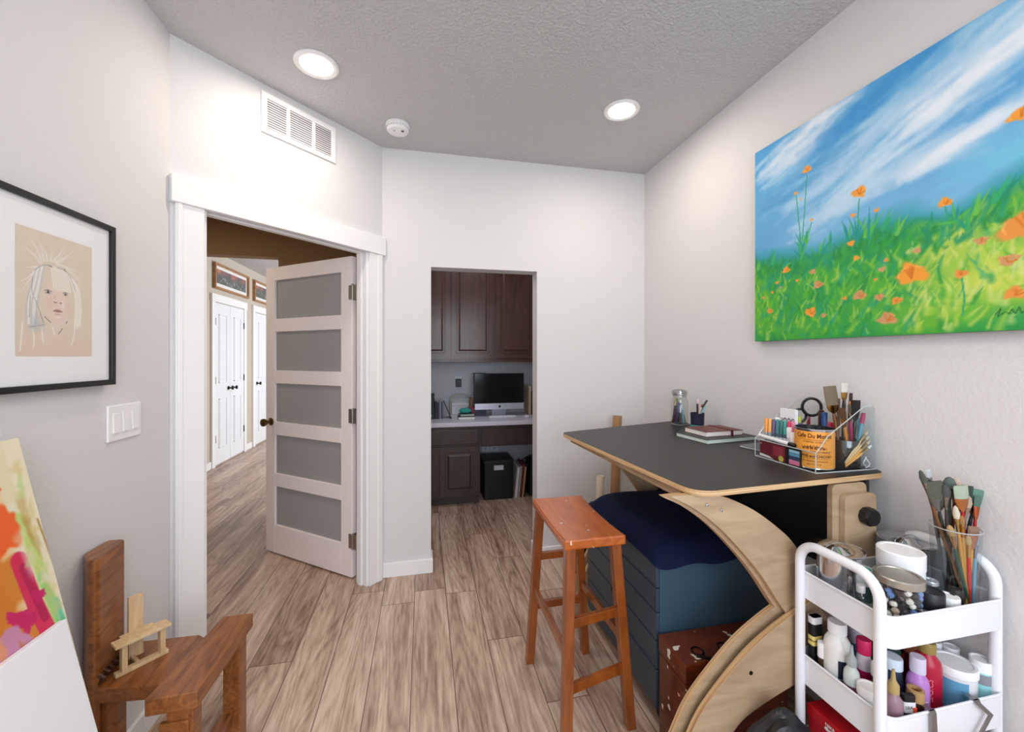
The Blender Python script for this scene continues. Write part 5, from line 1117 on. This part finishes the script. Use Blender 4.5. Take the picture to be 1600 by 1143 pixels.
t = lab_tube('black paint tube with a white printed band and orange price sticker', 1.252, .838, Z2, .030, .014, .115, (26, 24, 26), (((232, 232, 232), .62, .86),), ang=-.25)
text('lettering', 'SBA', .012, C((20, 20, 22)), t, (-.004, -.0080, .085)); bm = NB(); box(bm, .006, .015, -.0090, -.0075, .062, .086); put('price_sticker', bm, C((246, 90, 60)), t, world=False)
t = thing('varnish_jar', 'small brown jar with an open gold screw lid in the middle tray', 'jar', (1.286, .843, Z2)); bm = NB(); lathe(bm, [(0, 0), (.016, 0), (.017, .095), (.016, .1)], 20, cap=False); put('jar_body', bm, C((60, 30, 22), .3), t, world=False, smooth=True)
bm = NB(); lathe(bm, [(.018, .092), (.018, .120), (.012, .121), (.011, .108)], 20, cap=False); put('lid', bm, C((176, 140, 92), .4), t, world=False, smooth=True); bm = NB(); lathe(bm, [(.0115, .112), (0, .112)], 20, cap=False); put('lid_inset', bm, C((120, 26, 26)), t, world=False)
t = bottle('paint_bottle', 'lilac purple paint bottle with a pale flip cap', 'bottle', 1.322, .862, Z2, .188, .0245, (180, 122, 196), (206, 200, 222), neck=.55, cap_h=.22)
bm = NB(); 
for k in range(6): 
    zk = .035+.009*k; n = 6; A_ = [bm.verts.new((.0247*math.cos(-2.5+1.0*i/n), .0247*math.sin(-2.5+1.0*i/n), zk)) for i in range(n+1)]; B_ = [bm.verts.new((v.co.x, v.co.y, zk+.003)) for v in A_]
    for i in range(n): bm.faces.new([A_[i], A_[i+1], B_[i+1], B_[i]])
put('printed_lines', bm, C((222, 206, 232)), t, world=False)
t = bottle('paint_bottle', 'big crimson paint bottle with an olive cap and upright lettering', 'bottle', 1.390, .885, Z2, .205, .032, (176, 24, 56), (150, 130, 70), neck=.5, cap_h=.14)
text('lettering', 'BASICS', .020, C((232, 130, 140)), t, (0, 0, 0), wrap=(.0323, -2.35, .085), vert=True)
jar('paint_jar', 'orange paint jar with an orange lid behind the crimson bottle', 'jar', 1.474, .985, Z2, .165, .026, (226, 96, 50), (226, 96, 50), .045, band=((60, 24, 20), .55, .68))
t = jar('plastic_tub', 'wide white-lidded tub with blue contents, biggest in the middle tray', 'tub', 1.478, .876, Z2, .140, .046, (226, 228, 232), (238, 240, 242), .022, lr=1.06)
bm = NB(); n = 12; A_ = [bm.verts.new((.0463*math.cos(-3.3+1.35*i/n), .0463*math.sin(-3.3+1.35*i/n), .006)) for i in range(n+1)]; B_ = [bm.verts.new((v.co.x, v.co.y, .108)) for v in A_]
for i in range(n): bm.faces.new([A_[i], A_[i+1], B_[i+1], B_[i]])
put('blue_label', bm, C((100, 160, 196)), t, world=False)
jar('paint_jar', 'small white-ringed empty jar at the back right of the middle tray', 'jar', 1.508, .945, Z2, .150, .019, (214, 216, 220), (224, 226, 230), .02, lr=1.08)
jar('paint_jar', 'small white-ringed jar nearest the right wall in the middle tray', 'jar', 1.537, .918, Z2, .145, .017, (214, 216, 220), (224, 226, 230), .02, lr=1.08)
jar('paint_jar', 'aqua jar with a white lid in the front right corner of the middle tray', 'jar', 1.540, .852, Z2, .155, .0235, (150, 214, 218), (240, 240, 242), .03, band=((140, 142, 150), .60, .78))
fill = [(1.345, .945, .150, .022, (30, 30, 36), (30, 90, 80), 'near-black bottle with a dark green cap'), (1.400, .985, .190, .024, (46, 30, 34), (190, 186, 196), 'dark plum bottle with a pale grey cap'), (1.255, 1.035, .165, .018, (40, 34, 60), (120, 116, 130), 'indigo bottle with a grey cap'), (1.352, .993, .165, .018, (70, 66, 40), (30, 30, 30), 'olive bottle with a black cap'), (1.420, .940, .165, .018, (150, 30, 60), (230, 140, 100), 'deep red bottle with a peach cap'), (1.240, .900, .150, .018, (64, 40, 34), (226, 226, 230), 'brown bottle with a white cap')]
for x, y, h, r, c, cc, nm in fill: bottle('paint_bottle', nm + ' in the thick of the middle tray', 'bottle', x, y, Z2, h, r, c, cc, neck=.8)
for i, (dx, c) in enumerate((((0), (50, 46, 50)), ((.012), (196, 196, 200)), ((.024), (30, 40, 40)))):
    lab_tube(['charcoal slim box leaning at the back of the middle tray', 'pale grey slim box between two dark ones at the tray back', 'greenish black slim box at the tray back'][i], 1.44+dx, 1.035, Z2, .010, .05, .215-.01*i, c, (((220, 220, 222), .7, .76),), cat='box', name='slim_box')
# ---- bottom tray
t = thing('shoe_box', 'bright red shoe box with a white logo in the bottom tray', 'box', (1.24, .99, Z3)); RED = C((190, 16, 30), .5)
bm = NB(); box(bm, 1.175, 1.31, .935, 1.055, Z3, Z3+.145); put('box_body', bm, RED, t, bevel=.002); bm = NB(); box(bm, 1.172, 1.313, .932, 1.058, Z3+.145, Z3+.180); put('box_lid', bm, RED, t, bevel=.002)
bm = NB(); sw = [(.0, .0), (-.008, -.003), (-.011, -.010), (-.004, -.013), (.006, -.010), (.030, .004), (.008, -.004), (.001, -.005), (-.002, -.001)]
prism(bm, [(.990-a, .309+b) for a, b in sw], 'x', 1.1712, 1.1719); put('logo', bm, C((246, 240, 240)), t)
text('lettering', 'NIKE', .013, C((246, 240, 240)), t, (1.1714-1.24, .984-.99, .314-Z3), (0, 0, -pi/2), bold=.0003)
t = thing('card_box', 'white and red striped carton right of the red shoe box', 'box', (1.37, .99, Z3)); bm = NB(); box(bm, 1.325, 1.43, .93, 1.05, Z3, Z3+.12); put('carton', bm, C((226, 222, 216), .6), t, bevel=.001)
bm = NB(); box(bm, 1.324, 1.431, .929, 1.051, Z3+.04, Z3+.06); put('red_stripe', bm, RED, t)
t = thing('card_box', 'flat lilac white carton in front of the red shoe box', 'box', (1.2, .87, Z3)); bm = NB(); box(bm, 1.17, 1.33, .83, .925, Z3, Z3+.09); put('carton', bm, C((206, 202, 226), .6), t, bevel=.001)

# hanging mustard holder on the front of the cart
t = thing('hanging_pouch', 'mustard orange rounded pouch hooked over the middle tray rim', 'pouch', (1.41, .79, .36))
bm = NB(); prism(bm, [(1.20,.10),(1.20,.36),(1.215,.405),(1.25,.425),(1.30,.42),(1.40,.375),(1.50,.335),(1.52,.31),(1.52,.10)], 'y', .755, .795); put('pouch_body', bm, M('mustard_leather', (206, 124, 28), .5, bump=.2, bscale=120), t, bevel=.012, segs=3)
for x in (1.285, 1.44):
    bm = NB(); pts = [(x, .828, .493), (x, .806, .4955), (x, .803, .488)] + ([(x, .800, .42)] if x < 1.4 else [(x+.035, .797, .455), (x-.012, .797, .40), (x+.03, .797, .33)])
    for a, b in zip(pts[:-1], pts[1:]):
        a, b = Vector(a), Vector(b); hexa(bm, [a+Vector((-.008,-.0015,0)), a+Vector((.008,-.0015,0)), a+Vector((.008,.0015,0)), a+Vector((-.008,.0015,0)), b+Vector((-.008,-.0015,0)), b+Vector((.008,-.0015,0)), b+Vector((.008,.0015,0)), b+Vector((-.008,.0015,0))])
    put('metal_hook', bm, M('brushed_hook', (140, 136, 132), .35, .9), t)

# ================================================================== DESK ALCOVE
def raised_door(bm, x0, x1, z0, z1, y, s=.06):
    box(bm, x0, x1, y-.018, y, z0, z1)                       # frame slab
    # routed groove then raised centre field
    def ring(i, yy): return [bm.verts.new(q) for q in ((x0+i, yy, z0+i), (x1-i, yy, z0+i), (x1-i, yy, z1-i), (x0+i, yy, z1-i))]
    rs = [ring(s-.012, y-.0185), ring(s-.010, y-.024), ring(s-.002, y-.024), ring(s, y-.0188), ring(s+.012, y-.0186), ring(s+.028, y-.025)]
    for a, b in zip(rs[:-1], rs[1:]):
        for i in range(4): bm.faces.new([a[i], a[(i+1) % 4], b[(i+1) % 4], b[i]])
    bm.faces.new(rs[-1])
t = thing('upper_cabinet', 'dark stained wall cabinet with raised panel doors over the desk', 'cabinet', (.5, 4.3, 1.355))
bm = NB(); box(bm, -.295, 1.215, 4.135, 4.448, 1.352, 2.52); put('carcass', bm, CABW, t, bevel=.002)
bm = NB(); box(bm, -.296, 1.216, 4.120, 4.150, 1.350, 1.372); put('bottom_rail', bm, CABW, t, bevel=.003)
for x0, x1 in ((-.17, .258), (.270, .700), (.722, 1.150)):
    bm = NB(); raised_door(bm, x0, x1, 1.388, 2.44, 4.133); put('door', bm, CABW, t)
t = thing('desk_base_cabinet', 'dark stained base cabinet with a drawer above raised panel doors', 'cabinet', (.12, 4.1, 0))
bm = NB(); box(bm, -.295, .525, 3.875, 4.448, .08, .748); box(bm, -.295, .525, 3.935, 4.448, 0, .08); put('carcass', bm, CABL, t, bevel=.002)
bm = NB(); box(bm, -.275, .510, 3.857, 3.875, .578, .725); put('drawer', bm, CABL, t, bevel=.006)
for x0, x1 in ((-.275, .130), (.146, .510)):
    bm = NB(); raised_door(bm, x0, x1, .092, .560, 3.875); put('door', bm, CABL, t)
t = thing('pencil_drawer_unit', 'dark wooden drawer apron spanning the knee space right of the cabinet', 'drawer', (.87, 4.1, .56))
bm = NB(); box(bm, .526, 1.218, 3.885, 4.30, .545, .748); put('carcass', bm, CABL, t, bevel=.002)
bm = NB(); box(bm, .540, 1.205, 3.868, 3.885, .555, .715); put('drawer', bm, CABL, t, bevel=.003)
bm = NB(); box(bm, -.297, 1.218, 3.835, 4.448, .749, .790); o = put('countertop', bm, M('white_laminate', (214, 212, 222), .3, vary=.03, vscale=60), None, bevel=.006, loc=(.46, 4.14, .749)); tag(o, 'white countertop running across the desk alcove', 'countertop')
CT = .790
# computer
t = thing('desktop_computer', 'silver all-in-one computer with a black screen on the white countertop', 'computer', (.765, 4.16, CT))
bm = NB(); box(bm, .508, 1.022, 4.150, 4.166, .925, 1.232); put('screen', bm, M('black_screen', (8, 9, 12), .12), t, bevel=.002)
bm = NB(); box(bm, .508, 1.022, 4.149, 4.168, .862, .925); put('chin', bm, M('aluminium', (206, 212, 226), .3, .6), t, bevel=.002)
bm = NB(); prism(bm, [(4.20, CT), (4.205, CT), (4.185, .95), (4.168, .95)], 'x', .69, .84); box(bm, .69, .84, 4.10, 4.205, CT, CT+.006); put('stand', bm, M('aluminium2', (190, 196, 206), .3, .7), t, bevel=.001)
bm = NB(); pts = [(.765+.0125*math.cos(a)*(1.0-.12*(1 if abs(a-pi/2) < .3 else 0)), .892+.013*math.sin(a)) for a in [k*2*pi/24 for k in range(24)] if not (-.35 < a < .45 or a > 5.93)]
prism(bm, pts, 'y', 4.1480, 4.1489); prism(bm, [(.765, .907), (.771, .915), (.773, .909)], 'y', 4.1480, 4.1489); put('fruit_logo', bm, BLACK, t)
bm = NB(); prism(bm, rrect(.645, .925, 4.075, 4.10+.04, .008), 'z', CT, CT+.010); o = put('keyboard', bm, C((222, 222, 230)), None, bevel=.002, loc=(.785, 4.1, CT))
tag(o, 'slim white keyboard in front of the computer', 'keyboard')
bm = NB()
for r_ in range(4):
    for k in range(14): x = .652+k*.0193; y = 4.080+r_*.0145; box(bm, x, x+.016, y, y+.012, CT+.0101, CT+.0118)
kk_ = put('keys', bm, C((242, 242, 246)), o)
t = thing('computer_mouse', 'white mouse beside the keyboard', 'mouse', (1.02, 4.02, CT)); bm = NB(); lathe(bm, [(.03, .002), (.03, .012), (.02, .022), (0, .026)], 20, sy=1.5); put('mouse_shell', bm, C((226, 222, 236)), t, world=False, smooth=True); bm = NB(); lathe(bm, [(.028, 0), (.028, .002)], 20, sy=1.5); put('mouse_base', bm, C((120, 120, 130)), t, world=False)
bm = NB(); prism(bm, rrect(.93, 1.15, 3.93, 4.06, .02), 'z', CT, CT+.0015); 
bm.free()
# spiral notebook behind the computer's left side
t = thing('spiral_notebook', 'dark spiral-bound book standing behind the left edge of the screen', 'notebook', (.50, 4.24, CT)); bm = NB(); box(bm, .50, .64, 4.235, 4.25, CT, 1.235); put('cover', bm, C((58, 62, 84)), t); bm = NB()
for k in range(15): tube(bm, [(.497+.009*math.cos(a*pi/4), 4.24+.010*math.sin(a*pi/4), .83+k*.027) for a in range(8)], .0022, 5, closed=True)
put('coil', bm, C((236, 238, 242)), t)
# books at the left
lb = [(.02, .104, .255, (22, 22, 26), 'thick black binder at the left end of the countertop'), (.108, .128, .175, (34, 34, 40), 'black book beside the thick binder'), (.130, .150, .165, (52, 54, 62), 'charcoal book in the countertop row'), (.152, .166, .175, (150, 152, 160), 'pale grey thin book in the countertop row'), (.168, .186, .17, (70, 74, 92), 'slate book at the end of the countertop row')]
for x0, x1, h, c, nm in lb:
    t = thing('book', nm, 'book', ((x0+x1)/2, 4.2, CT), group='upright books on the alcove countertop'); bm = NB(); box(bm, x0, x1, 4.10, 4.27, CT, CT+h); put('cover', bm, C(c), t, bevel=.0015); bm = NB(); box(bm, x0+.003, x1-.003, 4.104, 4.268, CT+.002, CT+h+.0005); put('pages', bm, C((190, 190, 190)), t)
    if x0 < .05: bm = NB(); box(bm, x0+.0, x1-.03, 4.098, 4.101, CT+.02, CT+.045); put('spine_label', bm, C((226, 226, 230)), t)
t = thing('book', 'dark book leaning against the countertop row', 'book', (.235, 4.15, CT)); bm = NB(); hexa(bm, [(.262,4.10,CT),(.274,4.10,CT),(.274,4.25,CT),(.262,4.25,CT),(.190,4.10,CT+.165),(.202,4.10,CT+.168),(.202,4.25,CT+.168),(.190,4.25,CT+.165)]); put('cover', bm, C((44, 44, 52)), t, bevel=.001)
t = thing('letter_rack', 'pale wire letter rack against the alcove wall', 'rack', (.36, 4.36, CT)); bm = NB()
for y in (4.33, 4.37, 4.41): tube(bm, smooth_line([(.28, y, CT), (.275, y, CT+.14), (.30, y, CT+.20), (.40, y, CT+.215), (.48, y, CT+.19), (.485, y, CT+.12), (.48, y, CT)], 5), .0035, 6); tube(bm, [(.277, y, CT+.10), (.484, y, CT+.10)], .003, 6); tube(bm, [(.277, y, CT+.15), (.484, y, CT+.15)], .003, 6)
put('wire_frame', bm, C((190, 196, 176), .4), t); bm = NB(); box(bm, .275, .485, 4.32, 4.42, CT, CT+.006); put('rack_base', bm, C((190, 196, 176), .4), t)
for i, y in enumerate((4.345, 4.385)): 
    bm = NB(); box(bm, .29, .47, y, y+.004, CT+.007, CT+.13+.03*i); o = put('envelope', bm, C((222, 222, 226), .6), None, loc=(.38, y, CT+.007)); tag(o, ['lower white envelope held in the wire letter rack', 'taller white envelope at the back of the letter rack'][i], 'envelope')
book('book', 'black book lying flat with white page edges facing the room', (.41, 4.05), 0, .16, .12, CT, CT+.028, (24, 24, 28))
book('book', 'second black book lying on the flat black book', (.415, 4.07), .1, .14, .10, CT+.028, CT+.052, (36, 44, 40), (180, 180, 176))
bm = NB(); bmesh.ops.create_icosphere(bm, subdivisions=3, radius=1)
for v in bm.verts: c = v.co.copy(); v.co = Vector((.405+c.x*.062, 4.07+c.y*.04, max(CT+.052, CT+.078+c.z*.030*(1+.15*math.sin(7*c.x)))))
o = put('rolled_cloth', bm, C((50, 150, 144), .7), None, smooth=True, loc=(.405, 4.07, CT+.052)); tag(o, 'teal rolled cloth on top of the stacked black books', 'cloth')
t = thing('ornament', 'small red box with a brown figure standing on it', 'ornament', (.475, 4.18, CT)); bm = NB(); box(bm, .445, .505, 4.15, 4.21, CT, CT+.10); put('red_box', bm, C((120, 22, 34)), t, bevel=.003); bm = NB(); lathe(bm, [(.02, .10), (.016, .12), (.024, .14), (.02, .165), (.012, .175), (.016, .185), (.012, .20), (0, .204)], 14); put('figure', bm, C((120, 84, 60)), t, world=False, smooth=True)
bm = NB(); box(bm, 1.09, 1.112, 4.20, 4.42, CT, CT+.30); o = put('folder', bm, C((206, 186, 150)), None, bevel=.002, loc=(1.1, 4.3, CT)); tag(o, 'tan cardboard folder upright at the right end of the countertop', 'folder')
bm = NB(); box(bm, 1.116, 1.14, 4.17, 4.42, CT, CT+.25); o = put('folder', bm, C((86, 56, 40)), None, bevel=.002, loc=(1.13, 4.3, CT)); tag(o, 'brown folder beside the tan one at the countertop end', 'folder')
def outlet(label, x, z, dark=False):
    t = thing('wall_outlet', label, 'outlet', (x, 4.45, z)); bm = NB(); box(bm, x-.037, x+.037, 4.443, 4.45, z-.058, z+.058); put('wall_plate', bm, C((226, 228, 234)), t, bevel=.002); bm = NB()
    for dz in (-.022, .022): box(bm, x-.014, x+.014, 4.4415, 4.443, z+dz-.014, z+dz+.014)
    put('socket', bm, C((190, 192, 198)), t)
outlet('white wall outlet behind the knee space, left of the pair', .66, .42); outlet('white wall outlet behind the knee space, right of the pair', .76, .42); outlet('white outlet plate above the countertop left of the computer', .365, 1.135)
t = thing('power_adapter', 'black plug-in adapter on the outlet above the countertop', 'adapter', (.365, 4.44, 1.13)); bm = NB(); box(bm, .335, .395, 4.40, 4.4405, 1.08, 1.165); put('adapter_body', bm, BLACK, t, bevel=.004); bm = NB(); box(bm, .345, .385, 4.3985, 4.40, 1.125, 1.15); put('screen', bm, C((50, 60, 80)), t)
# under the desk
t = thing('file_box', 'black file box with a silver label holder under the desk', 'box', (.72, 4.1, 0)); bm = NB(); prism(bm, rrect(.575, .868, 3.97, 4.28, .02), 'z', 0, .355); put('box_body', bm, C((15, 15, 18), .4), t, bevel=.002); bm = NB(); prism(bm, rrect(.567, .876, 3.962, 4.288, .022), 'z', .355, .385); put('lid', bm, C((30, 30, 34), .4), t, bevel=.003)
bm = NB(); 
for q in ((.675,.770,.290,.296),(.675,.770,.330,.336),(.675,.681,.296,.330),(.764,.770,.296,.330)): box(bm, q[0], q[1], 3.964, 3.970, q[2], q[3])
box(bm, .68, .765, 3.967, 3.970, .296, .33); put('label_holder', bm, C((196, 198, 204), .3), t)
mg = [(.885, .910, .30, (206, 204, 200), 'cream'), (.915, .935, .31, (150, 154, 160), 'grey'), (.940, .958, .33, (110, 34, 30), 'brick red'), (.962, .975, .30, (190, 150, 110), 'tan'), (.978, .990, .32, (34, 34, 38), 'black')]
for x0, x1, h, c, nm in mg:
    t = thing('folder', nm + ' folder standing on the floor right of the black file box', 'folder', ((x0+x1)/2, 4.1, 0), group='folders standing beside the file box'); bm = NB(); hexa(bm, [(x0,3.98,0),(x1,3.98,0),(x1,4.22,0),(x0,4.22,0),(x0+.03,3.98,h),(x1+.03,3.98,h),(x1+.03,4.22,h),(x0+.03,4.22,h)]); put('cover', bm, C(c), t, bevel=.001)
t = thing('tote_bag', 'dark tote bag slumped at the right end under the desk', 'bag', (1.11, 4.1, 0)); bm = NB(); prism(bm, [(1.035,0),(1.20,0),(1.195,.33),(1.16,.37),(1.08,.375),(1.045,.33)], 'y', 3.98, 4.2); put('bag_body', bm, C((20, 20, 24), .7), t, bevel=.02); bm = NB(); tube(bm, smooth_line([(1.07, 4.02, .36), (1.06, 4.0, .40), (1.0+.02, 4.0, .40), (.99, 4.02, .37)], 5), .008, 6); put('handle', bm, C((30, 28, 34), .7), t)

# ================================================================== LIGHTS
def area(name, loc, rot, sx, sy, e, c):
    l = bpy.data.lights.new(name, 'AREA'); l.shape = 'RECTANGLE'; l.size = sx; l.size_y = sy; l.energy = e; l.color = c
    o = bpy.data.objects.new(name, l); COL.objects.link(o); o.location = loc; o.rotation_euler = rot; return o
area('window_daylight', (.22, YR-.02, 1.55), (pi/2, 0, 0), 2.2, 1.6, 59, (.82, .91, 1.0))
area('room_fill', (.25, -.9, 2.55), (0, 0, 0), 1.2, 1.2, 24, (.96, .97, 1.0))  # added soft fill from overhead, no fitting belongs to it
area('hall_window', (1.3, 7.2, 1.5), (0, pi/2, 0), 1.8, 3.4, 150, (.88, .94, 1.0))
area('hall_lamp', (-1.9, 3.0, 2.6), (0, 0, 0), .4, .4, 9, (1, .86, .70))
area('alcove_lamp', (.45, 3.45, 2.6), (0, 0, 0), .5, .3, 6, (.95, .93, 1.0))
w = bpy.data.worlds.new('World'); SC.world = w; w.use_nodes = True; w.node_tree.nodes['Background'].inputs[0].default_value = (.75, .86, 1, 1); w.node_tree.nodes['Background'].inputs[1].default_value = 1.0

# ================================================================== CAMERA
cam = bpy.data.cameras.new('Camera'); cam.sensor_width = 36; cam.sensor_fit = 'HORIZONTAL'; cam.lens = 36*640/1600; cam.clip_start = .02
co = bpy.data.objects.new('Camera', cam); COL.objects.link(co); co.location = (0, 0, 1.41); co.rotation_euler = (pi/2, 0, -math.radians(12.17)); cam.shift_y = -15.5/1600
SC.camera = co
SC.view_settings.view_transform = 'Standard'; SC.view_settings.look = 'None'; SC.view_settings.exposure = 0.0
SC.cycles.use_denoising = True
SC.cycles.max_bounces = 8; SC.cycles.transparent_max_bounces = 16
bpy.context.view_layer.update()
